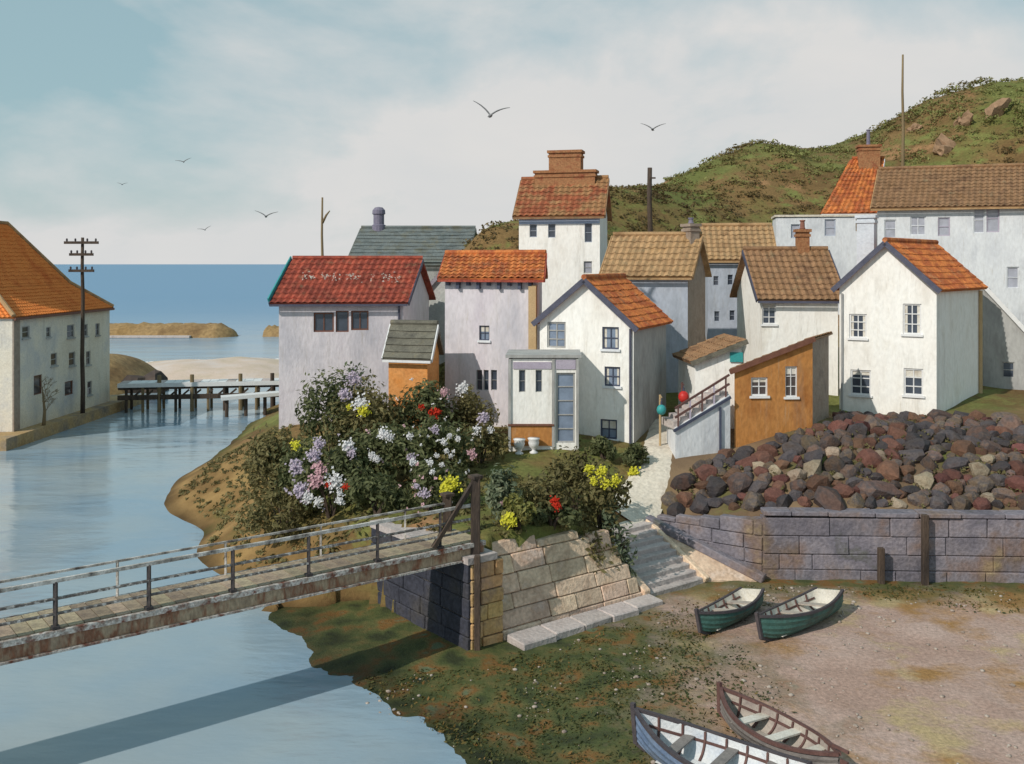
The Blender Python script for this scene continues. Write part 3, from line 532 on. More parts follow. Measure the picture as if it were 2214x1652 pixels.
def house(name, label, FL, FR, D, zb, roof, wallm, roofm, wins=(), wins_r=(), cat='house', kind='pantile', ov=.22, trim='navy_trim', wallr=None, zl=None, zr=None, zp=None, pk=.5, hip=0, foot=1.6, verge=True):
    """FL, FR front corners (xy), D depth vector. roof: gable | side | mono | flat. windows in picture units: (vx, vy, w, h, dict)"""
    FL = Vector((FL[0], FL[1], 0)); FR = Vector((FR[0], FR[1], 0)); D = Vector((D[0], D[1], 0)); BL = FL + D; BR = FR + D
    root = thing(name, label, cat, ((FL + FR) / 2 + D / 2) + Vector((0, 0, zb)))
    Ff, Fr, Fb, Fl = Face(FL, FR), Face(FR, BR), Face(BR, BL), Face(BL, FL); W = Ff.len; DL = D.length; z0 = zb - foot
    def conv(F, ws):
        out = []
        for w in ws:
            u0, _ = F.uv(w[0] - w[2] / 2, w[1]); u1, zc = F.uv(w[0] + w[2] / 2, w[1]); uc, zc = F.uv(w[0], w[1]); Y = (F.o + F.u * uc).y; h = w[3] / FV * Y
            out.append(((u0, u1, zc - h / 2, zc + h / 2), w[4] if len(w) > 4 else {}))
        return out
    wf = conv(Ff, wins); wr = conv(Fr, wins_r)
    if roof == 'gable':
        pf = [(0, zl), (W * pk, zp), (W, zr)]; pr = [(0, zr), (DL, zr)]; pb = [(0, zr), (W * (1 - pk), zp), (W, zl)]; pl = [(0, zl), (DL, zl)]
    elif roof == 'side':
        pf = [(0, zl), (W, zl)]; pr = [(0, zl), (DL / 2, zp if not hip else zl), (DL, zl)]; pb = pf; pl = [(0, zl), (DL / 2, zp if not hip else zl), (DL, zl)]
        if hip: pr = pl = [(0, zl), (DL, zl)]
        if hip == 'left': pr = [(0, zl), (DL / 2, zp), (DL, zl)]
    elif roof == 'mono':
        pf = [(0, zl), (W, zr)]; pr = [(0, zr), (DL, zr)]; pb = [(0, zr), (W, zl)]; pl = [(0, zl), (DL, zl)]
    else:
        pf = pb = [(0, zl), (W, zl)]; pr = pl = [(0, zl), (DL, zl)]
    wb_ = MB(); wall_mesh(wb_, Ff, pf, z0, [w for w, _ in wf]); wall_mesh(wb_, Fb, pb, z0, []); wall_mesh(wb_, Fl, pl, z0, [])
    if not wallr: wall_mesh(wb_, Fr, pr, z0, [w for w, _ in wr])
    wb_.build('wall', wallm, root)
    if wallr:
        w2 = MB(); wall_mesh(w2, Fr, pr, z0, [w for w, _ in wr]); tag(w2.build('wall', wallr, root), 'end wall with its shade put into a darker colour')  # the separate darker colour paints in the shade of this side
    for w, k in wf: window(root, Ff, w, **k)
    for w, k in wr: window(root, Fr, w, **k)
    Z = lambda p, z: Vector((p.x, p.y, z)); d = D.normalized(); u = Ff.u; rb = MB(); tb = MB(); up = Vector((0, 0, .05))
    if roof == 'gable':
        P0 = FL + u * W * pk
        a0, a1 = FL - d * ov, BL + d * ov; p0, p1 = P0 - d * ov, P0 + D + d * ov; c0, c1 = FR - d * ov, BR + d * ov
        sl_ = (zp - zl) / (W * pk); sr_ = (zp - zr) / (W * (1 - pk))
        tiled(rb, Z(a1 - u * ov, zl - sl_ * ov) + up, Z(a0 - u * ov, zl - sl_ * ov) + up, Z(p0, zp) + up, Z(p1, zp) + up, kind, seed=1)
        tiled(rb, Z(c0 + u * ov, zr - sr_ * ov) + up, Z(c1 + u * ov, zr - sr_ * ov) + up, Z(p1, zp) + up, Z(p0, zp) + up, kind, seed=2)
        ro = rb.build('roof', roofm, root)
        cb = MB(); cb.tube([Z(p0 - d * .03, zp + .15), Z(p1 + d * .03, zp + .15)], .12, 8); cb.build('ridge', roofm, ro)
        if verge:
            for s in (0, 1):
                q0, q1 = (a0 - u * ov, zl - sl_ * ov) if s == 0 else (c0 + u * ov, zr - sr_ * ov), (p0, zp)
                t_ = MB(); off = -d * .03
                t_.bar(Z(q0[0], q0[1] + .02) + off, Z(q1[0], q1[1] + .02) + off, .05, .22); t_.build('bargeboard', trim, root)
    elif roof == 'side':
        M0, M1 = FL + D / 2, FR + D / 2; s_ = (zp - zl) / (DL / 2)
        hl = hip if isinstance(hip, (int, float)) and hip else (1.1 if hip == 'left' else 0); hr = 0 if hip == 'left' else hl
        ol = ov if not hl else ov
        e0, e1 = FL - d * ov - u * ov, FR - d * ov + u * ov; b0, b1 = BL + d * ov - u * ov, BR + d * ov + u * ov
        r0, r1 = M0 - u * (ov if not hl else -hl), M1 + u * (ov if not hr else -hr); ze = zl - s_ * ov
        tiled(rb, Z(e0, ze) + up, Z(e1, ze) + up, Z(r1, zp) + up, Z(r0, zp) + up, kind, seed=3)
        tiled(rb, Z(b1, ze) + up, Z(b0, ze) + up, Z(r0, zp) + up, Z(r1, zp) + up, kind, seed=4)
        if hl: tiled(rb, Z(b0, ze) + up, Z(e0, ze) + up, Z(r0, zp) + up, Z(r0, zp) + up + Vector((0, .001, 0)), kind, seed=5)
        if hr: tiled(rb, Z(e1, ze) + up, Z(b1, ze) + up, Z(r1, zp) + up, Z(r1, zp) + up + Vector((0, .001, 0)), kind, seed=6)
        ro = rb.build('roof', roofm, root)
        cb = MB(); cb.tube([Z(r0, zp + .15), Z(r1, zp + .15)], .12, 8); cb.build('ridge', roofm, ro)
        g = MB(); g.bar(Z(e0 - d * .06, ze - .02), Z(e1 - d * .06, ze - .02), .10, .10); g.build('gutter', trim, root)
        if verge:
            for (x0, x1, side) in ((e0, r0, -1), (e1, r1, 1)):
                if (side < 0 and hl) or (side > 0 and hr): continue
                t_ = MB(); off = u * .03 * side; t_.bar(Z(x0, ze + .02) + off, Z(x1, zp + .02) + off, .05, .2); t_.build('bargeboard', trim, root)
    elif roof == 'mono':
        s_ = (zr - zl) / W
        a0, a1 = FL - d * ov - u * ov, BL + d * ov - u * ov; c0, c1 = FR - d * ov + u * ov, BR + d * ov + u * ov
        if zr >= zl: tiled(rb, Z(a1, zl - s_ * ov) + up, Z(a0, zl - s_ * ov) + up, Z(c0, zr + s_ * ov) + up, Z(c1, zr + s_ * ov) + up, kind, seed=7)
        else: tiled(rb, Z(c0, zr + s_ * ov) + up, Z(c1, zr + s_ * ov) + up, Z(a1, zl - s_ * ov) + up, Z(a0, zl - s_ * ov) + up, kind, seed=7)
        rb.build('roof', roofm, root)
        t_ = MB(); t_.bar(Z(a0 - d * .03, zl - s_ * ov + .03), Z(c0 - d * .03, zr + s_ * ov + .03), .05, .2); t_.build('bargeboard', trim, root)
    else:
        zt = zl + .04
        rb.hexa([Z(FL - (d + u) * .08, zt), Z(FR - (d - u) * .08, zt), Z(BR + (d + u) * .08, zt), Z(BL + (d - u) * .08, zt), Z(FL - (d + u) * .08, zt + .12), Z(FR - (d - u) * .08, zt + .12), Z(BR + (d + u) * .08, zt + .12), Z(BL + (d - u) * .08, zt + .12)])
        rb.build('roof', roofm, root)
    root_info[root.name] = dict(Ff=Ff, Fr=Fr, Fl=Fl, D=D, FL=FL, FR=FR)
    return root
root_info = {}
def xy(vx, Y): return (xat(vx, Y), Y)
NV = dict(frame='navy_paint', pane='glass_blue', sillm='cool_white'); WH = dict(frame='white_paint', pane='glass_dark', nz=3); DK = dict(frame='grey_render', pane='glass_dark', nx=1, nz=2, sill=False)
BL_ = dict(frame='blue_grey', pane='glass_dark', nx=1, nz=2, sill=False)

# right white gable cottage
h = house('cottage', 'white gabled cottage with four windows and orange roof above the boulder bank', xy(1815, 44.5), xy(2025, 42.5), (3.99, 4.5), 3.9, 'gable', 'whitewash', 'orange_tile',
      wins=[(1855, 705, 38, 52, WH), (1972, 690, 40, 66, WH), (1861, 827, 44, 54, WH), (1975, 826, 42, 58, WH)], zl=9.6, zr=9.6, zp=11.5, trim='navy_trim')
i_ = root_info[h.name]
p = i_['Fr'].p(i_['Fr'].len - .25, 0, .08); m_ = MB(); m_.tube([p + Vector((0, 0, 4.2)), p + Vector((0, 0, 9.35))], .09, 8); m_.build('drainpipe', 'tan_paint', h)
chimney(h, i_['FL'].lerp(i_['FR'], .12) + i_['D'] * .3, .75, .7, 9.3, 12.75, 'blue_white', i_['Ff'].u, 0)

p = i_['Ff'].p(.12, 0, .07); m_ = MB(); m_.tube([p + Vector((0, 0, 4.0)), p + Vector((0, 0, 9.3))], .05, 8); m_.build('downpipe', 'grey_render', h)
# ochre shed beside it
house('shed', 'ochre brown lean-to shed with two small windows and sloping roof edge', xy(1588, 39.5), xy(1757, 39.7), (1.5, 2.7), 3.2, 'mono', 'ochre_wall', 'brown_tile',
      wins=[(1642, 836, 36, 40, dict(frame='white_paint', pane='glass_brown')), (1711, 825, 26, 66, dict(frame='white_paint', pane='glass_brown', nz=3))], zl=6.35, zr=7.55, cat='shed', ov=.14, trim='brown_paint', wallr='brown_grey')  # brown end wall: the shaded side of the shed, put into colour

# house with brown roof behind the shed
h = house('house', 'house with dark brown roof and arched chimney pot behind the ochre shed', xy(1648, 46.5), xy(1812, 46), (-.2, 4.3), 4.9, 'side', 'whitewash', 'brown_tile',
      wins=[(1663, 678, 30, 46, WH)], zl=9.15, zp=11.2, ov=.3, trim='navy_trim')
i_ = root_info[h.name]; c = at_y(1735, 500, 48.3); chimney(h, c, .55, .5, 10.9, 12.2, 'chimney_brick', pots=1, poth=.45, potm='pot_clay')

# low white cottage with outside stair
h = house('cottage', 'low white cottage with sloping dark roof line above the outside stair', xy(1502, 41.6), xy(1603, 41.3), (-.2, 2.9), 3.6, 'mono', 'whitewash', 'brown_tile', zl=6.5, zr=7.3, ov=.2, trim='dark_slate', cat='cottage')
Fw = root_info[h.name]['Ff']; u0, z0 = Fw.uv(1592, 772); s_ = MB(); s_.box(Fw.p(u0, z0, .05), Fw.u * .26, Fw.n * .03, (0, 0, .2)); tag(s_.build('wall_sign', 'teal_paint', None, loc=Fw.p(u0, z0, .05)), 'small plain turquoise board on the low white cottage', 'sign')

# centre gable house
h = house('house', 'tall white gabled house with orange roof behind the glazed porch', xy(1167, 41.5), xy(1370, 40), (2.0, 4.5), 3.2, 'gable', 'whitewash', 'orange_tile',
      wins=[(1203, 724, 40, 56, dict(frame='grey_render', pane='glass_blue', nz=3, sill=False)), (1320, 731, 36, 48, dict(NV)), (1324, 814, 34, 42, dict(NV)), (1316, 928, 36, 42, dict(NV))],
      zl=8.25, zr=8.12, zp=9.92, pk=.5, trim='navy_trim', wallr='grey_render')  # grey end wall: shade on the white house, put into its colour
i_ = root_info[h.name]; p = i_['Ff'].p(i_['Ff'].len - .12, 0, .07); m_ = MB(); m_.tube([p + Vector((0, 0, 3.2)), p + Vector((0, 0, 8.0))], .05, 8); m_.build('downpipe', 'navy_trim', h)
# left-centre house with red eave roof
h = house('house', 'white house with low red roof, navy brackets and tan corner pipe', xy(962, 44), xy(1163, 42.6), (.3, 4.2), 3.3, 'side', 'mauve_white', 'orange_tile',
      wins=[(1047, 720, 22, 32, dict(NV, nx=2, nz=2)), (1036, 822, 13, 44, dict(DK)), (1051, 822, 11, 44, dict(DK)), (1068, 822, 13, 44, dict(DK))], zl=10.02, zp=10.98, ov=.28, trim='red_tile')
i_ = root_info[h.name]; Fw = i_['Ff']
for k in range(9):
    b = MB(); u = .2 + k * (Fw.len - .5) / 8; hh = .34 if k % 2 else .2
    b.box(Fw.p(u, 9.86 - hh / 2, .10), Fw.u * .07, Fw.n * .10, (0, 0, hh / 2)); b.build('bracket', 'navy_paint', h)
b = MB(); b.box(Fw.p(Fw.len / 2, 9.90, .03), Fw.u * (Fw.len / 2), Fw.n * .028, (0, 0, .05)); b.build('frieze', 'navy_paint', h)
b = MB(); b.box(Fw.p(Fw.len - .2, 6.4, .10), Fw.u * .17, Fw.n * .09, (0, 0, 3.3)); b.build('drainpipe', 'tan_paint', h)

# tall house with the big stepped chimney
h = house('house', 'tall white house with pale blue band and big stepped brown chimney', xy(1122, 51), xy(1297, 50), (.8, 4.5), 5.3, 'side', 'whitewash', 'rust_tile',
      wins=[(1153, 499, 16, 28, dict(BL_)), (1193, 499, 16, 30, dict(BL_)), (1272, 503, 16, 42, dict(BL_)), (1138, 582, 18, 22, dict(BL_)), (1271, 578, 18, 26, dict(DK, pane='glass_pale'))], zl=13.15, zp=15.0, ov=.25, trim='brown_tile')
i_ = root_info[h.name]; Fw = i_['Ff']
b = MB(); b.box(Fw.p(Fw.len / 2, 12.80, .02), Fw.u * (Fw.len / 2 - .01), Fw.n * .018, (0, 0, .16)); b.build('painted_band', 'light_blue_paint', h)
c = i_['FL'].lerp(i_['FR'], .52) + i_['D'] / 2
chimney(h, c, 3.2, .9, 13.8, 15.45, 'chimney_brick', Fw.u, 0); chimney(h, c, 1.7, .84, 15.48, 16.5, 'chimney_brick', Fw.u, 0)

# tan-roofed houses
h = house('house', 'blue grey house with tan roof and brown shaded end wall below the black pole', xy(1312, 47), xy(1487, 46.5), (1.4, 3.0), 4.2, 'side', 'blue_grey', 'tan_tile', wins=[(1345, 640, 18, 30, dict(BL_))], zl=10.2, zp=11.9, ov=.26, trim='tan_tile', wallr='brown_grey')  # brown end wall: shade of the gable end painted in as colour
i_ = root_info[h.name]; chimney(h, i_['FR'] + i_['D'] / 2 + Vector((-.28, 0, 0)), .5, .7, 10.5, 12.45, 'brown_grey', Vector((.92, .4, 0)).normalized(), 1, 'pot_grey', .3)
h = house('house', 'pale blue house with small tan roof and six tiny windows', xy(1530, 53), xy(1672, 52.5), (.5, 4.2), 5.6, 'side', 'blue_grey', 'tan_tile',
      wins=[(1548, 607, 11, 20, dict(BL_)), (1579, 605, 11, 22, dict(BL_)), (1632, 603, 11, 20, dict(BL_)), (1550, 684, 11, 22, dict(BL_)), (1583, 682, 11, 22, dict(BL_)), (1634, 680, 11, 22, dict(BL_))], zl=10.9, zp=12.6, ov=.2, trim='tan_tile')

# upper row
house('house', 'flat-topped white house behind the brown-roofed house below the hill', xy(1678, 58), xy(1888, 57.4), (.5, 2.7), 7.6, 'flat', 'cool_white', 'path_stone', wins=[(1795, 492, 24, 36, dict(BL_, pane='glass_pale')), (1720, 500, 20, 30, dict(BL_, pane='glass_pale')), (1862, 487, 24, 26, dict(DK, frame='tan_paint', pane='glass_pale'))], zl=13.3)
h = house('house', 'long white terrace with brown roof at the right edge under the green hill', xy(1897, 56), xy(2330, 53), (3, 6), 5.2, 'side', 'cool_white', 'brown_tile',
      wins=[(1985, 488, 34, 42, dict(DK, nx=2, pane='glass_pale', frame='cool_white')), (2041, 490, 26, 40, dict(DK, pane='glass_pale', frame='lilac_paint')), (2117, 476, 24, 56, dict(DK, pane='glass_pale', frame='cool_white')), (2147, 472, 28, 60, dict(DK, pane='glass_pale', frame='lilac_paint')),
            (1925, 495, 26, 40, dict(DK, pane='glass_pale', frame='cool_white')), (2190, 600, 26, 46, dict(DK, pane='glass_pale', frame='cool_white'))], zl=13.85, zp=16.1, ov=.3, trim='tan_tile')
h = house('house', 'steep orange-roofed house with purple chimney pot high under the hill', xy(1785, 61.5), xy(1890, 61), (2.5, 4.5), 9.6, 'side', 'whitewash', 'orange_tile', zl=13.9, zp=17.2, ov=.2, hip='left', trim='white_paint')
i_ = root_info[h.name]; chimney(h, i_['FR'] + i_['D'] / 2 - Vector((.8, 0, 0)), 1.3, .8, 16.3, 18.05, 'chimney_brick', i_['Ff'].u, 1, 'pot_grey', 1.0)
# grey lean-to at the right edge
house('outbuilding', 'grey rendered outbuilding with falling roof line at the right edge', xy(2126, 48.4), xy(2290, 46.8), (.6, 3.2), 4.2, 'mono', 'grey_render', 'slate_tile', zl=9.5, zr=5.7, ov=.12, kind='slate', trim='white_paint', cat='outbuilding', wins=[(2180, 800, 26, 34, dict(DK, pane='glass_dark'))])

# left group
h = house('house', 'slate-roofed house with round grey chimney behind the red roof', xy(760, 64), xy(1000, 64), (1, 5), 4.4, 'side', 'grey_render', 'slate_tile', zl=10.8, zp=12.9, kind='slate', trim='slate_tile', ov=.25)
c = at_y(819, 480, 66.6); b = MB(); b.lathe((c.x, c.y, 12.2), [(.48, 0), (.46, 1.0), (.36, 1.05), (.36, 1.7), (.44, 1.75), (.42, 2.0), (.26, 2.18), (.05, 2.22)], 14); b.build('chimney', 'pot_grey', h)
h = house('pub', 'mauve white building with weathered red roof and brown triple window by the water', xy(603, 47), xy(872, 47.5), (.8, 5), 2.7, 'side', 'mauve_white', 'red_tile',
      wins=[(700, 697, 44, 42, dict(frame='brown_paint', pane='glass_dark', nx=2, nz=1, sill=False)), (740, 695, 28, 46, dict(frame='brown_paint', pane='glass_dark', nx=1, nz=1, sill=False)), (778, 693, 38, 42, dict(frame='brown_paint', pane='glass_dark', nx=2, nz=1, sill=False))], zl=8.9, zp=10.75, ov=.3, trim='navy_trim', cat='building')
PUB = h; i_ = root_info[h.name]
p = i_['Ff'].p(i_['Ff'].len - .2, 0, .07); b = MB(); b.tube([p + Vector((0, 0, 3.0)), p + Vector((0, 0, 8.7))], .055, 8); b.build('downpipe', 'navy_trim', h)
b = MB(); u = i_['Ff'].u; x0 = i_['FL'] - u * .36 - i_['D'].normalized() * .3; x1 = i_['FL'] - u * .36 + i_['D'] / 2
b.bar(Vector((x0.x, x0.y, 8.85)), Vector((x1.x, x1.y, 10.85)), .06, .34); b.build('bargeboard', 'teal_paint', h)
# worn white painted characters on the red slope
rn = Vector((0, -(10.75 - 8.9), 2.54)).normalized(); up_ = Vector((.16, .86, .63)).normalized()
PL = (i_['FL'] - i_['D'].normalized() * .3, Vector((i_['D'].x / 2, i_['D'].y / 2, 0)))
def roof_pt(vx, vy):
    # intersect the picture ray with the front roof plane of the pub
    s0 = Vector((i_['FL'].x, i_['FL'].y, 8.9)); s1 = Vector((i_['FR'].x, i_['FR'].y, 8.9)); s2 = s0 + i_['D'] / 2 + Vector((0, 0, 1.85)); n = (s1 - s0).cross(s2 - s0).normalized()
    d = Vector(((vx - CX) / FV, 1, -(vy - HY) / FV)); t = (s0 - Vector((0, 0, H))).dot(n) / d.dot(n); return Vector((0, 0, H)) + d * t + n * .20, n
rr = random.Random(5)
for gx, gw in ((668, 26), (716, 40), (766, 34), (806, 8), (846, 40)):
    b = MB()
    for k in range(int(gw * .8)):
        vx, vy = gx + rr.uniform(-gw / 2, gw / 2), 605 + rr.gauss(0, 4.5) + (8 * rr.random() if gx > 830 else 0); p, n = roof_pt(vx, vy); l = rr.uniform(.03, .09)
        a_ = (n.orthogonal().normalized() * rr.uniform(-1, 1) + n.cross(n.orthogonal()).normalized() * rr.uniform(-1, 1)).normalized(); e_ = n.cross(a_); p = p + n * .004 * (k % 7)
        b.poly([p - a_ * l, p - e_ * l * .35 - a_ * l * .2, p + a_ * l * .9, p + e_ * l * .4 + a_ * l * .2])
    b.build('worn_paint', 'stone_worn', PUB)
house('house', 'narrow grey green house with mauve sloping roof behind the orange hut', xy(870, 53.6), xy(962, 53), (0, 3.8), 3.8, 'mono', 'grey_green', 'mauve_slate', zl=7.7, zr=10.35, kind='slate', trim='mauve_slate', ov=.15)
house('hut', 'small bright orange hut with dark brown roof above the flower bushes', xy(840, 41.5), xy(924, 41), (.3, 2.4), 3.0, 'side', 'orange_wall', 'dark_slate', zl=6.8, zp=7.95, ov=.2, kind='slate', trim='white_paint', cat='hut')

# glazed porch
ph = thing('porch', 'white porch with ochre base panel and tall blue grey glazed door', 'porch', (1.2, 39.6, 3.5))
FLp, FRp = Vector((*xy(1100, 38.4), 0)), Vector((*xy(1250, 38.4), 0)); Dp = Vector((.1, 2.2, 0)); Ff = Face(FLp, FRp); mid = Ff.uv(1196, 800)[0]; W = Ff.len; zt, zbp = 6.95, 3.5
zo = zat(920, 38.4); b = MB()
w1 = (Ff.uv(1122, 0)[0], Ff.uv(1136, 0)[0], zat(848, 38.4), zat(800, 38.4)); w2 = (Ff.uv(1158, 0)[0], Ff.uv(1172, 0)[0], zat(848, 38.4), zat(800, 38.4))
dr = (mid + .12, W - .12, zat(958, 38.4), zat(806, 38.4))
wall_mesh(b, Ff, [(0, zt), (W, zt)], 2.3, [w1, w2, dr]); wall_mesh(b, Face(FRp, FRp + Dp), [(0, zt), (2.2, zt)], 2.3, []); wall_mesh(b, Face(FLp + Dp, FLp), [(0, zt), (2.2, zt)], 2.3, []); wall_mesh(b, Face(FRp + Dp, FLp + Dp), [(0, zt), (W, zt)], 2.3, []); b.build('wall', 'whitewash', ph)
for w in (w1, w2): window(ph, Ff, w, frame='grey_render', pane='glass_dark', nx=1, nz=2, sill=False)
o = window(ph, Ff, dr, frame='grey_render', pane='glass_blue', nx=1, nz=5, sill=False, name='glazed_door')
b = MB(); b.box(Ff.p(mid / 2, (zo + 3.6) / 2, .02), Ff.u * (mid / 2 - .01), Ff.n * .03, (0, 0, (zo - 3.6) / 2)); b.build('base_panel', MATS['ochre_wall'], ph)
b = MB(); b.box(Ff.p(mid / 2, zo + .03, .05), Ff.u * (mid / 2 + .03), Ff.n * .06, (0, 0, .035)); b.build('base_rail', 'brown_paint', ph)
b = MB(); b.box(Ff.p(mid / 2 + .05, zat(790, 38.4), .02), Ff.u * (mid / 2 - .12), Ff.n * .018, (0, 0, .13)); b.build('header_board', 'lilac_paint', ph)
b = MB(); b.box(Ff.p((mid + W) / 2, zat(788, 38.4), .022), Ff.u * ((W - mid) / 2 - .1), Ff.n * .02, (0, 0, .18)); b.build('header_board', 'lilac_paint', ph)
b = MB(); c = (FLp + FRp + Dp) / 2; b.box(Vector((c.x, c.y, zt + .1)), Ff.u * (W / 2 + .12), Dp / 2 * 1.1, (0, 0, .06)); b.build('roof', 'grey_render', ph)
for uu in (.03, mid, W - .03):
    b = MB(); b.box(Ff.p(uu, (zt + zbp) / 2, .03), Ff.u * .05, Ff.n * .045, (0, 0, (zt - zbp) / 2)); b.build('corner_post', 'grey_render', ph)
for k, (vx, lb) in enumerate(((1123, 'white stone urn on the left below the porch panel'), (1154, 'white stone urn on the right below the porch panel'))):
    c = at_y(vx, 962, 38.05); gz = ground(c.x, c.y); b = MB(); hgt = .62
    b.lathe((c.x, c.y, gz - .03), [(.15, 0), (.16, .06), (.07, .12), (.07, .17), (.17, .26), (.21, .42), (.19, .50), (.23, .56), (.23, .60), (.19, .61), (.18, .53)], 16)
    tag(b.build('urn', 'white_paint', None, smooth=True, loc=(c.x, c.y, gz - .03)), lb, 'urn', 'urns by the porch')

# outside stair beside the shed
st = thing('outside_stair', 'grey stone outside stair with handrail rising to the low white cottage', 'stairs', (7.4, 39.8, 2.9))
S0, S1 = Vector((6.35, 38.7, 0)), Vector((8.6, 39.25, 0)); Fs = Face(S0, S1); nst = 8
b = MB(); prof = []
wall_mesh(b, Fs, [(0, 4.2), (Fs.len, 5.45)], 2.0, [])
bk = Vector((-.1, 1.5, 0)); wall_mesh(b, Face(S1, S1 + bk), [(0, 5.45), (1.5, 5.45)], 2.0, []); wall_mesh(b, Face(S1 + bk, S0 + bk), [(0, 5.45), (Fs.len, 4.2)], 2.0, []); wall_mesh(b, Face(S0 + bk, S0), [(0, 4.2), (1.5, 4.2)], 2.0, []); 
b.poly([Fs.p(0, 4.2), Fs.p(Fs.len, 5.45), Fs.p(Fs.len, 5.45) + bk, Fs.p(0, 4.2) + bk]); b.build('side_wall', 'cool_white', st)
for k in range(nst):
    u0, u1 = k * Fs.len / nst, (k + 1) * Fs.len / nst; zt_ = 4.3 + (k + 1) * 1.25 / nst; b = MB()
    b.hexa([Fs.p(u0, zt_ - .3, -.18), Fs.p(u1, zt_ - .3, -.18), Fs.p(u1, zt_ - .3, -1.4), Fs.p(u0, zt_ - .3, -1.4), Fs.p(u0, zt_, -.18), Fs.p(u1, zt_, -.18), Fs.p(u1, zt_, -1.4), Fs.p(u0, zt_, -1.4)]); b.build('step', 'stone_pale', st)
for k in range(5):
    u = .15 + k * (Fs.len - .3) / 4; z = 4.2 + 1.25 * u / Fs.len; b = MB(); b.bar(Fs.p(u, z - .02, -.08), Fs.p(u, z + .78, -.08), .06, .06); b.build('baluster', 'lilac_paint' if k % 2 else 'boat_rib', st)
for dz, mm in ((.78, 'boat_rib'), (.42, 'boat_rib')):
    b = MB(); b.bar(Fs.p(.02, 4.2 + dz, -.08), Fs.p(Fs.len, 5.45 + dz, -.08), .07, .08); b.build('handrail', mm, st)
b = MB(); b.bar(Fs.p(-.1, 4.12, .05), Fs.p(Fs.len, 5.36, .05), .08, .10); b.build('stringer', 'navy_paint', st)
b = MB(); u = Fs.uv(1556, 900)[0]; b.bar(Fs.p(u, 3.0, .06), Fs.p(u, 4.98, .06), .08, .08); b.build('support_post', 'navy_paint', st)

# fishing floats on posts in the lane
def sphere(mb, c, r, n=14, sq=1.0):
    prof = [(max(.003, r * math.sin(math.pi * k / 10)), -r * sq * math.cos(math.pi * k / 10)) for k in range(11)]
    mb.lathe(c, prof, n)
for vx, vy, Y, r, m_, lb, pm in ((1478, 858, 40.6, .22, 'red_paint', 'round red fishing float hung on a thin post in the lane', 'boat_rib'), (1430, 886, 39.4, .19, 'teal_paint', 'round teal fishing float hung on a pale post in the lane', 'tan_paint')):
    c = at_y(vx, vy, Y); gz = ground(c.x, c.y + .33); t_ = thing('fishing_float', lb, 'float', (c.x, c.y, gz), 'floats in the lane')
    b = MB(); sphere(b, c, r, sq=1.1); b.build('float', m_, t_, smooth=True)
    b = MB(); b.tube([c + Vector((0, 0, r * 1.05)), c + Vector((0, 0, r * 1.1 + .12))], .04, 8); b.build('eyelet', 'navy_paint', t_)
    b = MB(); b.tube([Vector((c.x, c.y + .34, gz - .3)), Vector((c.x, c.y + .34, c.z + .55))], .045, 8); b.bar(Vector((c.x, c.y + .36, c.z + .5)), Vector((c.x, c.y - .06, c.z + .5)), .04, .04); b.build('post', pm, t_)
    b = MB(); b.tube([c + Vector((0, 0, r * 1.1 + .1)), Vector((c.x, c.y, c.z + .5))], .015, 5); b.build('cord', 'navy_paint', t_)

# left warehouse on the quay
WL0, WL1 = Vector((-30.1, 60.0, 0)), Vector((-29.65, 73.4, 0)); wh = thing('warehouse', 'three-storey cream and grey warehouse with steep orange hipped roof on the quay', 'building', (-34.8, 66.7, .5))
Fw = Face(WL0, WL1); Dw = Vector((-10.6, .3, 0)); b = MB()
# facade faces the water (+X): face direction must run so that the normal points to +X
def wrect(vx, vy, w, h):
    u0, _ = Fw.uv(vx - w / 2, vy); u1, _ = Fw.uv(vx + w / 2, vy); uc, zc = Fw.uv(vx, vy); Y = (Fw.o + Fw.u * uc).y; hh = h / FV * Y
    return (min(u0, u1), max(u0, u1), zc - hh / 2, zc + hh / 2)
wl_ = [wrect(56, 718, 16, 26), wrect(105, 718, 10, 22), wrect(153, 716, 16, 28), wrect(185, 714, 10, 26), wrect(211, 712, 9, 26), wrect(117, 777, 14, 28), wrect(156, 776, 14, 30), wrect(191, 774, 10, 30), wrect(194, 839, 10, 30)]
wd = [wrect(82, 832, 18, 42), wrect(149, 839, 18, 30)]
wall_mesh(b, Fw, [(0, 7.5), (Fw.len, 7.5)], -.3, wl_ + wd)
for a_, c_ in ((WL1, WL1 + Dw), (WL1 + Dw, WL0 + Dw), (WL0 + Dw, WL0)): fq = Face(a_, c_); wall_mesh(b, fq, [(0, 7.5), (fq.len, 7.5)], -.3, [])
b.build('wall', 'cream_wall', wh)
for w in wl_: window(wh, Fw, w, frame='grey_render', pane='glass_brown', nx=1, nz=2, sill=True, sillm='grey_render')
for w in wd: window(wh, Fw, w, frame='brown_paint', pane='glass_brown', nx=1, nz=1, sill=False, name='door')
b = MB(); zr_ = 13.3; e = .18
ea, eb, ec, ed = WL0 + Vector((e, -e, 7.35)), WL1 + Vector((e, e, 7.35)), WL1 + Dw + Vector((-e, e, 7.35)), WL0 + Dw + Vector((-e, -e, 7.35))
ra, rb2 = Vector((-35.3, 63.8, zr_)), Vector((-35.3, 69.6, zr_))
def mids(e_, r_, t=.42, drop=.75): q = e_.lerp(r_, t); q.z -= drop; return q
ma, mb_, mc, md = mids(ea, ra), mids(eb, rb2), mids(ec, rb2), mids(ed, ra)
for lo, hi in (((ea, eb, ec, ed), (ma, mb_, mc, md)), ((ma, mb_, mc, md), (ra, rb2, rb2, ra))):
    for k in range(4):
        j = (k + 1) % 4; r1_, r0_ = hi[j], hi[k]
        if (r1_ - r0_).length < 1e-4: r0_ = r0_ + Vector((0.002, .002, 0))
        tiled(b, lo[k], lo[j], r1_, r0_, 'pantile', seed=20 + k)
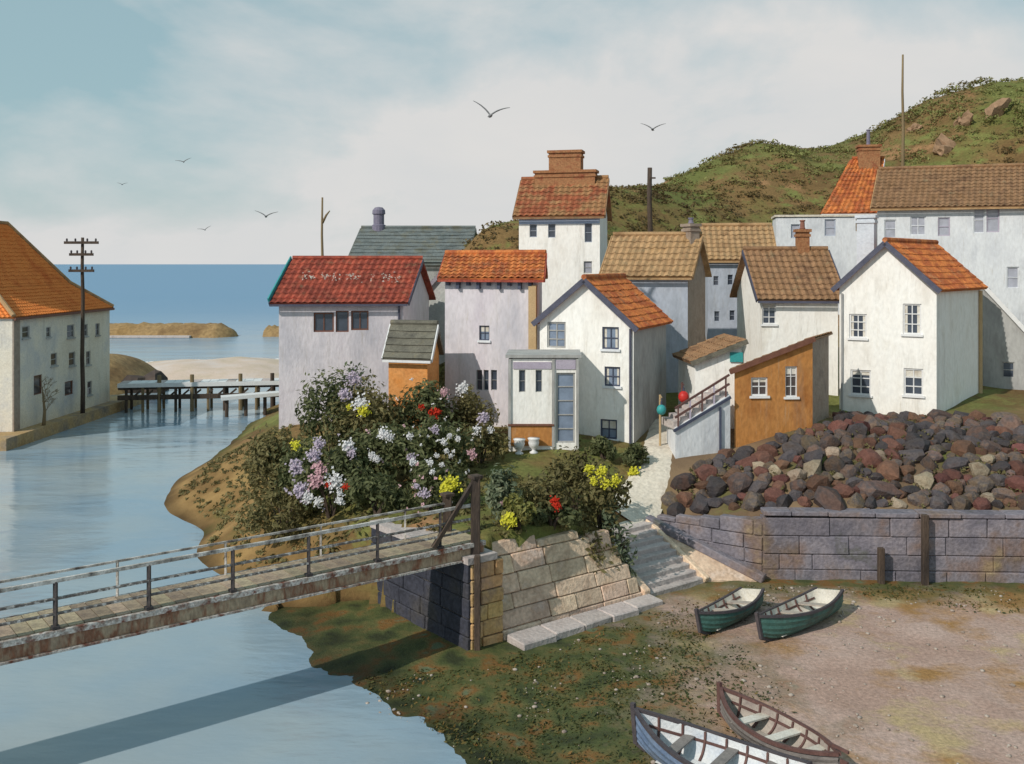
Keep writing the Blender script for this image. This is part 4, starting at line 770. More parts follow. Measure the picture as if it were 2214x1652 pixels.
ro = b.build('roof', 'ochre_tile', wh)
b = MB(); b.tube([eb + Vector((0, 0, .12)), mb_ + Vector((0, 0, .16)), rb2 + Vector((0, 0, .16)), ra + Vector((0, 0, .16)), ma + Vector((0, 0, .16)), ea + Vector((0, 0, .12))], .15, 8); b.build('ridge', 'tan_tile', ro)
b = MB(); b.bar(ea + Vector((.06, 0, -.06)), eb + Vector((.06, 0, -.06)), .12, .16); b.build('gutter', 'brown_paint', wh)
b = MB(); b.box(Fw.p(.35, 3.7, .05), Fw.u * .35, Fw.n * .05, (0, 0, 3.6)); b.build('corner_pier', 'brown_grey', wh)

# ------------------------------------------------------------------ poles
def pole(name, label, x, y, z0, z1, r0, r1, m, extra=None):
    t_ = thing(name, label, 'pole', (x, y, z0)); b = MB(); n = 7
    b.tube([Vector((x + .03 * math.sin(k * 2.1) * (k > 0), y, z0 - .4 + (z1 - z0 + .4) * k / (n - 1))) for k in range(n)], [r0 + (r1 - r0) * k / (n - 1) for k in range(n)], 10); b.build('shaft', m, t_, smooth=True)
    if extra: extra(t_)
    return t_
def arms(t_):
    for z, w in ((12.05, 1.15), (11.25, .8), (10.15, .85)):
        b = MB(); b.bar((-29.1 - w, 67.3, z), (-29.1 + w, 67.3, z), .16, .18); a = b.build('cross_arm', 'dark_wood', t_)
        for s in (-.85, -.35, .35, .85):
            c = MB(); c.lathe((-29.1 + w * s, 67.3, z + .09), [(.04, 0), (.075, .05), (.06, .1), (.075, .14), (.03, .2)], 8); c.build('insulator', 'gunwale_dark', a)
pole('telegraph_pole', 'dark telegraph pole with three cross arms beside the warehouse', -29.1, 67.5, .5, 12.4, .16, .10, 'dark_wood', arms)
px, pyy = xat(697, 56), 56.0
def fork(t_):
    b = MB(); b.tube([(px, pyy, 12.9), (px + .22, pyy, 13.35), (px + .42, pyy, 13.6)], [.07, .06, .03], 7); b.build('branch', 'pole_wood', t_, smooth=True)
pole('forked_pole', 'tan forked pole rising behind the red roof', px, pyy, ground(px, pyy), 14.35, .15, .05, 'pole_wood', fork)
px2, py2 = xat(1405, 52.2), 52.2
def cleat(t_):
    b = MB(); b.bar((px2 + .05, py2 - .14, 15.1), (px2 + .28, py2 - .14, 15.1), .08, .08); b.build('bracket', 'dark_wood', t_)
pole('utility_pole', 'thick black pole above the tan-roofed house', px2, py2, ground(px2, py2), 15.65, .16, .12, 'dark_wood', cleat)
px3, py3 = xat(1952, 64.2), 64.2
pole('mast', 'very tall thin brown mast above the brown terrace roof', px3, py3, ground(px3, py3), 24.1, .16, .06, 'pole_wood')

# ------------------------------------------------------------------ footbridge
DK_Z = 2.9; BW = 1.4
B1 = at_z(1025, 1170, DK_Z); BLN = 21.5
fb = thing('footbridge', 'weathered footbridge with iron railings crossing the creek', 'bridge', (B1.x - E.x * 8, B1.y - E.y * 8, 0))
def bp(s, w, z): return Vector((B1.x, B1.y, 0)) - E * s + NN * w + Vector((0, 0, z))      # s metres left of the abutment, w across
for w in (.08, BW - .08):
    b = MB(); b.bar(bp(-.35, w, DK_Z - .30), bp(BLN, w, DK_Z - .30), .16, .36); b.build('girder', 'girder', fb)
b = MB(); b.bar(bp(-.35, -.03, DK_Z - .085), bp(BLN, -.03, DK_Z - .085), .10, .12); b.build('edge_beam', 'girder_edge', fb)
b = MB(); b.bar(bp(-.35, BW + .03, DK_Z - .085), bp(BLN, BW + .03, DK_Z - .085), .10, .12); b.build('edge_beam', 'girder_edge', fb)
b = MB(); b.bar(bp(-.35, -.02, DK_Z - .47), bp(BLN, -.02, DK_Z - .47), .14, .05); b.build('flange', 'girder_edge', fb)
npl = 66; unit = None
for k in range(npl):
    s = -.3 + k * (BLN + .3) / npl; wd_ = (BLN + .3) / npl - .02
    if unit is None:
        b = MB(); b.box(ROOT[fb.name], E * wd_ / 2, NN * (BW / 2 - .05), (0, 0, .03)); unit = b.build('plank', 'deck_wood', fb); o = unit
    else: o = unit.copy(); col.objects.link(o)
    o.parent = fb; c = bp(s + wd_ / 2, BW / 2, DK_Z - .035 + R.uniform(-.006, .006)); o.location = c - ROOT[fb.name]; o.rotation_euler = (0, 0, R.uniform(-.006, .006))
def railing(w, phase, m, top=.98):
    n = 11; postm = None
    for k in range(n):
        s = .35 + phase + k * 1.95
        b = MB(); b.bar(bp(s, w, DK_Z - .03), bp(s, w, DK_Z + top), .075, .075); b.box(bp(s, w, DK_Z + .02), E * .08, NN * .08, (0, 0, .03)); b.build('rail_post', 'post_paint', fb)
    for z, hgt, mm in ((top + .02, .08, m), (top - .36, .05, 'rail_paint'), (.30, .045, 'rail_paint')):
        b = MB(); b.bar(bp(0 if w < 1 else -.2, w, DK_Z + z), bp(BLN, w, DK_Z + z), .07, hgt); b.build('rail', mm, fb)
railing(.04, 0.75, 'rail_pale')
for k in range(8):
    s = 1.4 + k * 2.6; b = MB(); b.bar(bp(s, BW - .04, DK_Z - .03), bp(s, BW - .04, DK_Z + .78), .05, .05); b.build('rail_post', 'rail_pale', fb)
b = MB(); b.bar(bp(-.2, BW - .04, DK_Z + .80), bp(BLN, BW - .04, DK_Z + .80), .05, .05); b.build('rail', 'rail_pale', fb)
for w, ph_ in ((.0, 1.75), (BW, 1.0)):
    b = MB(); b.bar(bp(-.05, w, DK_Z - .5), bp(-.05, w, DK_Z + ph_), .26, .26); b.box(bp(-.05, w, DK_Z + ph_ + .03), E * .16, NN * .16, (0, 0, .05)); b.build('end_post', 'dark_wood', fb, bevel=.015)
    if w: continue
    b = MB(); b.bar(bp(.05, w, DK_Z + 1.6), bp(1.35, w, DK_Z + .05), .10, .12); b.build('brace', 'dark_wood', fb)
b = MB()
for w in (.15, BW - .15): b.bar(bp(BLN - .8, w, -1.4), bp(BLN - .8, w, DK_Z - .58), .35, .35)
b.bar(bp(BLN - .8, -.1, DK_Z - .62), bp(BLN - .8, BW + .1, DK_Z - .62), .3, .2); b.build('trestle', 'dark_wood', fb)

# ------------------------------------------------------------------ masonry: abutment, steps, retaining wall
def block(parent, m, P, u, n, u0, u1, z0, z1, out, dep, rr, bev=.025, batter=0):
    g = .012; j = lambda a: rr.uniform(-a, a); o_ = out + j(.025)
    pts = []
    for z in (z0 + g, z1 - g):
        for (uu, oo) in ((u0 + g, o_), (u1 - g, o_), (u1 - g, -dep), (u0 + g, -dep)):
            pts.append(P + u * (uu + j(.008)) + n * (oo + (j(.012) if oo == o_ else 0)) + Vector((0, 0, z + j(.008))) - n * batter * max(0, z))
    b = MB(); b.hexa(pts); return b.build('stone', m, parent, bevel=bev)
def course_wall(parent, a, b, z0, top, m, rr, ch=(.38, .5), bl=(.6, 1.3), out=.05, right_edge=None, dep=.28, batter=0):
    a = Vector((a[0], a[1], 0)); b = Vector((b[0], b[1], 0)); L = (b - a).length; u = (b - a).normalized(); n = Vector((u.y, -u.x, 0)); z = z0
    while True:
        h_ = rr.uniform(*ch); s = 0 if right_edge is None else 0; any_ = False
        s = -rr.uniform(0, .25); s = max(0, s)
        first = True
        while s < L - .05:
            w = rr.uniform(*bl) * (.55 if first and rr.random() < .5 else 1); first = False
            e = min(L, s + w)
            if L - e < .3: e = L
            lim = L if right_edge is None else right_edge(z + h_ / 2)
            tp = top((s + e) / 2)
            if s < lim - .2 and z < tp - .12:
                ee = min(e, lim); zz_ = min(z + h_, tp)
                if tp - zz_ < .14: zz_ = tp
                block(parent, m if isinstance(m, str) else rr.choice(m), a, u, n, s, ee, z, zz_, out, dep, rr, batter=batter); any_ = True
            s = e
        z += h_
        if not any_: break
rr = random.Random(11)
ab = thing('bridge_abutment', 'tan stone terrace wall carrying the bridge end beside the steps', 'stone wall', (2, 30.2, 0))
def apt(s, w, z): return A0 + E * s + NN * w + Vector((0, 0, z))
BT = .36
b = MB(); b.hexa([apt(.74, .02, -.6), apt(6.35, .02, -.6), apt(6.35, 1.3, -.6), apt(.74, 1.3, -.6), apt(.74, .02 + 2.55 * BT, 2.5), apt(5.1, .02 + 2.05 * BT, 2.05), apt(5.1, 1.5, 2.05), apt(.74, 1.5, 2.5)])
b.hexa([apt(.02, .02, -.6), apt(.73, .02, -.6), apt(.73, .9, -.6), apt(.02, .9, -.6), apt(.02, .02, 2.35), apt(.73, .02, 2.35), apt(.73, .9, 2.35), apt(.02, .9, 2.35)])
b.hexa([apt(.02, .02, -.6), apt(.02, 5.3, -.6), apt(-.4, 5.3, -.6), apt(-.4, .02, -.6), apt(.02, .02, 2.35), apt(.02, 5.3, 2.2), apt(-.4, 5.3, 2.2), apt(-.4, .02, 2.35)])
b.build('core', 'mortar', ab)
course_wall(ab, apt(-.38, 0, 0), apt(.74, 0, 0), -.15, lambda s: 2.36, ['stone_ochre'], rr, ch=(.36, .5), bl=(.45, .75), out=.06)
course_wall(ab, apt(.76, 0, 0), apt(6.4, 0, 0), -.15, lambda s: 2.6 - s * .09, ['stone_tan'], rr, ch=(.40, .52), bl=(.9, 1.9), right_edge=lambda z: 5.7 - z * .5, batter=BT, dep=.2)
# return under the bridge: its shade is put into the dark stone colour
course_wall(ab, apt(-.42, 5.3, 0), apt(-.42, -.02, 0), -.15, lambda s: 2.36, 'stone_shaded', rr, ch=(.42, .55), bl=(.6, 1.2), out=.04)
b = MB(); b.bar(apt(-.22, -.12, -.3), apt(-.22, -.12, 2.6), .17, .17); b.build('corner_fender', 'dark_wood', ab, bevel=.015)
b = MB(); b.hexa([apt(-.5, -.08, 2.37), apt(.5, -.08, 2.37), apt(.5, 5.3, 2.3), apt(-.5, 5.3, 2.3), apt(-.5, -.08, 2.55), apt(.5, -.08, 2.55), apt(.5, 5.3, 2.5), apt(-.5, 5.3, 2.5)]); b.build('bearing_slab', 'stone_pale', ab)
# pale flagstones at the foot
fl = thing('flagstone_ledge', 'pale flagstone ledge at the foot of the tan terrace wall', 'ledge', apt(3.6, -.5, 0))
s = .8; k = 0
while s < 6.4:
    w = rr.uniform(.9, 1.5); e = min(s + w, 6.5); b = MB(); wd_ = .85 + rr.uniform(-.1, .1) - .02 * k
    b.hexa([apt(s, -wd_, -.3), apt(e - .03, -wd_ + rr.uniform(-.05, .05), -.3), apt(e - .03, -.08, -.3), apt(s, -.08, -.3), apt(s, -wd_, .17 + rr.uniform(-.02, .02)), apt(e - .03, -wd_, .17 + rr.uniform(-.02, .02)), apt(e - .03, -.08, .21), apt(s, -.08, .21)])
    b.build('flagstone', 'stone_pale', fl, bevel=.03); s = e; k += 1
# steps
sp = thing('stone_steps', 'flight of worn stone steps between the terrace wall and the ramp', 'steps', apt(7.9, 1, 0)); NS = 9; RISE, RUN = .165, .30
for k in range(NS):
    b = MB(); v0 = k * RUN; z1 = (k + 1) * RISE; j = lambda: rr.uniform(-.015, .015)
    b.hexa([apt(6.62 + j(), v0 + j(), z1 - .34), apt(9.25 + j(), v0 + j(), z1 - .34), apt(9.25, v0 + RUN + .12, z1 - .34), apt(6.62, v0 + RUN + .12, z1 - .34), apt(6.62, v0 + j(), z1 + j()), apt(9.25, v0 + j(), z1 + j()), apt(9.25, v0 + RUN + .12, z1), apt(6.62, v0 + RUN + .12, z1)])
    b.build('step', 'stone_pale', sp, bevel=.03)
b = MB(); b.hexa([apt(6.3, -.05, -.3), apt(6.6, -.05, -.3), apt(6.6, 2.9, -.3), apt(6.3, 2.9, -.3), apt(6.3, -.05, .3), apt(6.6, -.05, .3), apt(6.6, 2.9, 1.9), apt(6.3, 2.9, 2.1)]); b.build('cheek_wall', 'stone_tan', sp, bevel=.03)
b = MB(); b.hexa([apt(6.62, .3, -.3), apt(9.25, .3, -.3), apt(9.25, 2.9, -.3), apt(6.62, 2.9, -.3), apt(6.62, .3, .0), apt(9.25, .3, .0), apt(9.25, 2.9, 1.1), apt(6.62, 2.9, 1.1)]); b.build('step_core', 'mortar', sp)
b = MB(); b.hexa([apt(6.3, 2.6, .9), apt(9.6, 2.6, .9), apt(9.6, 3.9, .9), apt(6.3, 3.9, .9), apt(6.3, 2.72, 1.5), apt(9.6, 2.72, 1.5), apt(9.6, 3.9, 1.58), apt(6.3, 3.9, 1.58)]); b.build('landing', 'path_stone', sp, bevel=.03)
# ramp wedge to the right of the steps
rp = thing('stone_ramp', 'sloping stone apron with dark kerb right of the steps', 'ramp', (6.6, 33.9, 0))
T0, T1, T2 = apt(9.3, 2.75, 1.46), apt(9.3, 0, .05), Vector((8.35, 33.2, .05))
b = MB(); dn = Vector((0, 0, -.6)); b.poly([T0, T1, T2]); b.poly([T0 + dn - Vector((0, 0, .6)), T2 + dn, T1 + dn]); b.poly([T1, T0, T0 + dn - Vector((0, 0, .6)), T1 + dn]); b.poly([T2, T1, T1 + dn, T2 + dn]); b.poly([T0, T2, T2 + dn, T0 + dn - Vector((0, 0, .6))]); b.build('apron', 'stone_tan', rp)
b = MB(); b.bar(T0 + Vector((-.02, .02, .08)), T2 + Vector((.05, -.02, .06)), .34, .28); b.build('kerb', 'stone_mauve', rp, bevel=.03)
b = MB(); b.bar(T0 + Vector((-.04, -.05, .03)), T1 + Vector((-.02, -.1, .03)), .2, .22); b.build('kerb', 'stone_tan', rp, bevel=.03)
# retaining wall
rw = thing('retaining_wall', 'long mauve grey stone retaining wall below the boulder bank', 'stone wall', (13, 33.2, 0))
W0, W1, W2 = Vector((5.2, 35.75, 0)), Vector((8.45, 33.55, 0)), Vector((25, 32.8, 0))
def wcore(a, b_, za, zb_, dep=.5):
    u = (b_ - a).normalized(); n = Vector((u.y, -u.x, 0)); m_ = MB(); m_.hexa([a + Vector((0, 0, -.6)), b_ + Vector((0, 0, -.6)), b_ - n * dep + Vector((0, 0, -.6)), a - n * dep + Vector((0, 0, -.6)), a + Vector((0, 0, za)), b_ + Vector((0, 0, zb_)), b_ - n * dep + Vector((0, 0, zb_)), a - n * dep + Vector((0, 0, za))]); m_.build('core', 'stone_mauve', rw)
wcore(W0, W1, 1.5, 2.0); wcore(W1, W2, 2.05, 2.12)
course_wall(rw, W0, W1, .0, lambda s: 1.55 + s * .13, ['stone_mauve'], rr, bl=(.7, 1.4), dep=.3)
course_wall(rw, W1, W2, -.15, lambda s: 2.08 + .004 * s, ['stone_mauve'], rr, ch=(.42, .62), bl=(1.0, 2.3), dep=.3)
u = (W2 - W1).normalized(); n = Vector((u.y, -u.x, 0)); s = 0; Lw = (W2 - W1).length
while s < Lw - .2:
    e = min(Lw, s + rr.uniform(.9, 1.6)); b = MB(); z = 2.13 + rr.uniform(-.02, .03); j = rr.uniform(-.03, .05)
    b.hexa([W1 + u * (s + .012) + n * (.13 + j) + Vector((0, 0, z)), W1 + u * (e - .012) + n * (.13 + j) + Vector((0, 0, z)), W1 + u * (e - .012) - n * .5 + Vector((0, 0, z)), W1 + u * (s + .012) - n * .5 + Vector((0, 0, z)),
            W1 + u * (s + .012) + n * (.12 + j) + Vector((0, 0, z + .15)), W1 + u * (e - .012) + n * (.12 + j) + Vector((0, 0, z + .16)), W1 + u * (e - .012) - n * .5 + Vector((0, 0, z + .17)), W1 + u * (s + .012) - n * .5 + Vector((0, 0, z + .16))])
    b.build('coping_stone', 'stone_mauve', rw, bevel=.025); s = e
for vx in (1905, 2000):
    x = xat(vx, 33.0); b = MB(); b.bar((x, 33.0, -.3), (x, 33.0, 2.3 if vx > 1950 else 1.2), .2, .2); b.build('fender_post', 'dark_wood', rw, bevel=.015)

# path from the steps up to the houses
pb = MB(); pts = [(3.9, 35.3), (4.5, 36.2), (5.25, 37.6), (5.7, 39.2), (6.1, 41), (6.6, 43.2)]; wds = [1.1, .9, .75, .65, .6, .6]; L_pts = []
for k in range(len(pts) - 1):
    for t in range(8):
        f_ = t / 8; L_pts.append((Vector(pts[k]).lerp(Vector(pts[k + 1]), f_), wds[k] + (wds[k + 1] - wds[k]) * f_))
prev = None; base = len(pb.v)
for k, (c, w) in enumerate(L_pts):
    d = (L_pts[min(k + 1, len(L_pts) - 1)][0] - L_pts[max(k - 1, 0)][0]).normalized(); s_ = Vector((d.y, -d.x))
    for t in np.linspace(-1, 1, 7):
        q = c + s_ * w * t * (1 + .1 * mnoise.noise(Vector((k * .6, t, 0)))); pb.v.append(Vector((q.x, q.y, ground(q.x, q.y) + .10 - .12 * t * t)))
for k in range(len(L_pts) - 1):
    for t in range(6): pb.f.append((k * 7 + t, k * 7 + t + 1, (k + 1) * 7 + t + 1, (k + 1) * 7 + t))
tag(pb.build('path', 'path_stone', smooth=True), kind='structure')

# ------------------------------------------------------------------ boulder bank
def rock_mesh(name, seed, sub=2, amp=.34, flat=.85, cuts=9):
    bm = bmesh.new(); bmesh.ops.create_icosphere(bm, subdivisions=sub, radius=1); rr = random.Random(seed); off = Vector((rr.uniform(0, 50), rr.uniform(0, 50), rr.uniform(0, 50)))
    for v in bm.verts:
        d = 1 + amp * mnoise.noise(v.co * 1.1 + off) + amp * .45 * mnoise.noise(v.co * 2.7 + off); v.co = Vector((v.co.x * d, v.co.y * d * .85, v.co.z * d * flat))
    for k in range(cuts):
        nn_ = Vector((rr.gauss(0, 1), rr.gauss(0, 1), rr.gauss(0, .8))).normalized(); lim = rr.uniform(.5, .78)
        for v in bm.verts:
            q = v.co.dot(nn_)
            if q > lim: v.co -= nn_ * (q - lim) * .92
    me = bpy.data.meshes.new(name); bm.to_mesh(me); bm.free(); return me
ROCKS = {}
for mm in ('boulder', 'boulder_dark', 'boulder_rust', 'boulder_pale'):
    ROCKS[mm] = []
    for k in range(5):
        me = rock_mesh('boulder_shape', k * 7 + len(mm)); me.materials.append(MATS[mm]); ROCKS[mm].append(me)
bbk = thing('boulder_bank', 'rubble bank of brown, rust and dark boulders above the retaining wall', 'boulders', (12, 36, 2.5))
BPOLY = [(5.6, 36.1), (6.2, 37.2), (6.9, 38.0), (8.7, 38.7), (11.5, 39.1), (13.2, 40.2), (14.3, 43.2), (18.4, 41.5), (22.5, 40.5), (22.5, 33.9), (9, 34.3)]
pl = []; rr = random.Random(21); tries = 0
while tries < 14000 and len(pl) < 296:
    tries += 1; x = rr.uniform(5.3, 20.3); y = rr.uniform(33.8, 43.5)
    if not inside(x, y, BPOLY): continue
    big = rr.random(); r = (.80 if big > .95 else .56 if big > .65 else .40 if big > .2 else .28) * rr.uniform(.85, 1.2)
    if any((x - a) ** 2 + (y - b_) ** 2 < (.60 * (r + c)) ** 2 for a, b_, c in pl): continue
    pl.append((x, y, r))
for x, y, r in pl:
    t = rr.random(); top_ = y > 37.5
    mm = 'boulder_rust' if t < .27 else 'boulder_dark' if t < (.68 if top_ or x < 9 else .52) else 'boulder_pale' if t > .92 and not top_ else 'boulder'
    o = bpy.data.objects.new('boulder', rr.choice(ROCKS[mm])); col.objects.link(o); o.parent = bbk
    o.location = Vector((x, y, ground(x, y) + r * .06)) - ROOT[bbk.name]; o.rotation_euler = (rr.uniform(-.3, .3), rr.uniform(-.3, .3), rr.uniform(0, 6.28)); o.scale = (r * 1.1, r, r * rr.uniform(.8, 1.1))

# ------------------------------------------------------------------ vegetation
def leaf_cloud(mb, tones, c, rad, n, size, rr, shell=.45, tilt=.6, clumps=None, flat=1.0, lo=-.5):
    c = Vector(c); cl = clumps or 9; cs = []
    for k in range(cl):
        d = Vector((rr.gauss(0, 1), rr.gauss(0, 1), abs(rr.gauss(0, 1)) * .9 - .15)).normalized(); cs.append((Vector((d.x * rad[0], d.y * rad[1], d.z * rad[2])) * rr.uniform(.45, .8), rr.uniform(.32, .55), rr.uniform(-.16, .16)))
    for k in range(n):
        q, cr, tn = cs[k % cl]
        d = Vector((rr.gauss(0, 1), rr.gauss(0, 1), rr.gauss(0, 1))).normalized(); r = cr * (rr.random() ** shell)
        p = q + Vector((d.x * rad[0] * r, d.y * rad[1] * r, d.z * rad[2] * r * flat))
        if p.z < lo * rad[2]: p.z = lo * rad[2] + rr.uniform(0, .3) * rad[2]
        p = c + p; s = size * rr.uniform(.6, 1.3)
        nrm = (d + Vector((rr.gauss(0, tilt), rr.gauss(0, tilt), rr.gauss(0, tilt) + .35))).normalized(); a = nrm.orthogonal().normalized(); b_ = nrm.cross(a); ang = rr.uniform(0, 6.28); a, b_ = a * math.cos(ang) + b_ * math.sin(ang), b_ * math.cos(ang) - a * math.sin(ang)
        i = len(mb.v); mb.v += [p - a * s, p + b_ * s * .45 + nrm * s * .12, p + a * s, p - b_ * s * .45 + nrm * s * .12]; mb.f.append((i, i + 1, i + 2, i + 3)); tones.append(max(0, min(1, .53 + tn * 1.5 + rr.gauss(0, .17))))
def shrub(label, vx, vy, rv, Y, m, seed, wide=1.0, tall=1.0, dens=1.0, name='shrub', leaf=.11, lo=-.5):
    c = at_y(vx, vy, Y); gz = ground(c.x, c.y) if inside(c.x, c.y) else low_z(c.x, c.y); r = rv / FV * Y; rr = random.Random(seed)
    root = thing(name, label, 'shrub', (c.x, c.y, gz), 'garden shrubs'); top_ = c.z + r * tall; rz = max(.35, (top_ - gz) / 1.5); cz = gz + rz * .5
    b = MB(); tn = []; n = int(2100 * dens * max(.4, r * r / 1.6))
    leaf_cloud(b, tn, (c.x, c.y, cz), (r * wide, r * wide * .9, rz), n, leaf, rr, clumps=12, lo=lo)
    b.tone = tn; b.build('foliage', m, root)
    s_ = MB()
    for k in range(5):
        a = rr.uniform(0, 6.28); e = Vector((c.x + math.cos(a) * r * .5, c.y + math.sin(a) * r * .5, cz + rz * rr.uniform(.1, .5))); s_.tube([(c.x + rr.uniform(-.1, .1), c.y + rr.uniform(-.1, .1), gz - .15), (c.x * .6 + e.x * .4, c.y * .6 + e.y * .4, (gz + e.z) / 2), e], [.05, .035, .012], 6)
    s_.build('stem', 'dark_wood', root); SHRUBS.append((root, Vector((c.x, c.y, cz)), (r * wide, r * wide * .9, rz), Y)); return root
SHRUBS = []
shrub('tall dark green shrub against the mauve white building', 715, 880, 85, 40, 'leaf', 1)
shrub('pale grey-green bush with lilac blossom left of the orange hut', 765, 845, 62, 41, 'leaf_pale', 2)
shrub('rounded olive bush with yellow flowers left below the orange hut', 800, 910, 85, 39, 'leaf_olive', 3)
shrub('dark green bush with red flowers right below the orange hut', 905, 890, 80, 39, 'leaf', 4)
shrub('round olive bush in front of the narrow grey windows', 1015, 880, 58, 40, 'leaf_olive', 5)
shrub('broad olive scrub on the left end of the creek bank', 600, 1010, 80, 38, 'leaf_olive', 6, wide=1.2)
shrub('dark green bush with one yellow flower at the creek bank', 655, 990, 75, 37, 'leaf', 7)
shrub('large dark bush covered in pink and white blossom above the railing', 715, 1030, 100, 35, 'leaf', 8)
shrub('dark bush with white plume flowers in the bank middle', 850, 990, 100, 35.5, 'leaf', 9)
shrub('blackish green bush speckled with small white flowers', 950, 990, 90, 35, 'leaf', 10)
shrub('brownish bush with pink rose beside the porch', 1040, 950, 52, 37, 'leaf_olive', 11)
shrub('dark green bush behind the bridge railing with big yellow bloom', 930, 1060, 70, 32, 'leaf', 12)
shrub('mixed green bush behind the middle of the bridge railing', 815, 1080, 75, 33, 'leaf', 13, wide=1.2)
shrub('low dark scrub at the foot of the bank left of the blossom', 610, 1095, 60, 35, 'leaf_olive', 14, wide=1.3)
shrub('pale green plant right of the bridge end post', 1085, 1050, 42, 30.5, 'leaf_pale', 15)
shrub('olive bush with red flower on the terrace', 1180, 1060, 62, 31.2, 'leaf_olive', 16)
shrub('big dark olive bush beneath the tall blue glazed door', 1240, 1020, 62, 34, 'leaf_olive', 17)
shrub('bush crowned with bright yellow flowers right on the terrace', 1300, 1050, 62, 32.3, 'leaf_olive', 18)
shrub('grey green bush at the right end of the terrace above the steps', 1335, 1090, 40, 31.8, 'leaf_pale', 19)
shrub('small clipped green bush below the lowest window', 1305, 972, 30, 38.2, 'leaf', 20)
shrub('small clipped green bush at the corner of the gabled house', 1375, 985, 30, 38, 'leaf', 21)
shrub('yellow-green cushion plant over the terrace wall top', 1118, 1112, 40, 29.6, 'leaf_yellow', 22, lo=-.4)
shrub('dark trailing plant hanging over the middle of the terrace wall', 1195, 1112, 52, 30.5, 'leaf', 23, wide=1.1, lo=-.42, tall=.6)
shrub('olive trailing plant over the right of the terrace wall', 1278, 1106, 50, 31.3, 'leaf_olive', 24, wide=1.0, lo=-.4, tall=.7)
FLW = [(780, 872, 24, 'white'), (765, 820, 30, 'lilac'), (745, 852, 22, 'lilac'), (787, 888, 20, 'yellow'), (755, 880, 10, 'yellow'), (640, 962, 16, 'yellow'), (690, 960, 20, 'lilac'), (680, 985, 22, 'lilac'), (640, 1010, 26, 'lilac'), (690, 1012, 22, 'pink'), (685, 1040, 24, 'pink'), (722, 1040, 30, 'white'), (710, 1048, 10, 'red'), (746, 1053, 11, 'red'), (650, 1060, 26, 'lilac'), (665, 1075, 18, 'white'), (688, 1085, 16, 'white'), (735, 1085, 14, 'white'), (735, 1068, 12, 'white'),
       (830, 938, 20, 'white'), (842, 945, 14, 'white'), (752, 965, 22, 'white'), (760, 980, 16, 'lilac'), (805, 985, 14, 'white'), (815, 992, 12, 'white'), (938, 893, 17, 'red'), (912, 880, 10, 'red'), (950, 890, 8, 'red'), (885, 943, 12, 'white'), (890, 990, 16, 'lilac'), (892, 1000, 12, 'white'), (940, 930, 14, 'lilac'), (960, 955, 11, 'white'), (972, 942, 10, 'white'), (990, 948, 10, 'white'), (965, 975, 9, 'white'), (945, 985, 9, 'white'), (930, 1000, 12, 'white'), (955, 1005, 9, 'white'), (975, 985, 8, 'white'), (935, 1020, 9, 'white'), (900, 1050, 10, 'lilac'), (918, 1068, 18, 'lilac'),
       (972, 1050, 30, 'yellow'), (962, 1062, 18, 'yellow'), (1022, 982, 16, 'pink'), (1045, 905, 20, 'lilac'), (1030, 930, 16, 'white'), (1060, 930, 12, 'white'), (1000, 840, 20, 'white'), (960, 850, 14, 'pink'), (1200, 1085, 17, 'red'), (1206, 1095, 13, 'red'), (1275, 1015, 17, 'yellow'), (1302, 1018, 19, 'yellow'), (1285, 1040, 15, 'yellow'), (1310, 1045, 18, 'yellow'), (1332, 1038, 18, 'yellow'), (1370, 1022, 20, 'yellow'), (1360, 1030, 14, 'yellow'), (1100, 1123, 24, 'yellow'), (1110, 1130, 14, 'yellow'), (1085, 1088, 7, 'pink')]
rr = random.Random(31)
for vx, vy, sz, cl in FLW:
    best = None
    for root, c, rad, Y in SHRUBS:
        # nearest point of the ray inside the shrub's front half
        d = Vector(((vx - CX) / FV, 1, -(vy - HY) / FV)); o_ = Vector((0, 0, H)) - c; dd = Vector((d.x / rad[0], d.y / rad[1], d.z / rad[2])); oo = Vector((o_.x / rad[0], o_.y / rad[1], o_.z / rad[2]))
        A_, B_, C_ = dd.dot(dd), 2 * dd.dot(oo), oo.dot(oo) - 1.05; disc = B_ * B_ - 4 * A_ * C_
        if disc < 0: continue
        t = (-B_ - math.sqrt(disc)) / (2 * A_)
        if best is None or t < best[0]: best = (t, root, d)
    if best is None:
        root, c, rad, Y = min(SHRUBS, key=lambda s: abs(CX + FV * s[1].x / s[1].y - vx) + abs(HY + FV * (H - s[1].z) / s[1].y - vy)); t, d = Y - rad[1] * .6, Vector(((vx - CX) / FV, 1, -(vy - HY) / FV))
    else: t, root, d = best
    p = Vector((0, 0, H)) + d * t; r = sz / FV * t * .52; b = MB(); n = int(60 + 120 * min(1, r / .3))
    for k in range(n):
        q = Vector((rr.gauss(0, 1), rr.gauss(0, 1), rr.gauss(0, 1)))* .55; q = p + Vector((q.x * r, q.y * r * .6, q.z * r)); s = min(.055, r * .3) * rr.uniform(.6, 1.3)
        nr = (Vector((-.3, -1, .5)) + Vector((rr.gauss(0, .5), rr.gauss(0, .5), rr.gauss(0, .5)))).normalized(); a = nr.orthogonal().normalized(); e = nr.cross(a)
        b.poly([q - a * s, q - e * s * .8 + nr * s * .3, q + a * s, q + e * s * .8 + nr * s * .3])
    b.build('blossom', 'petal_' + cl, root)

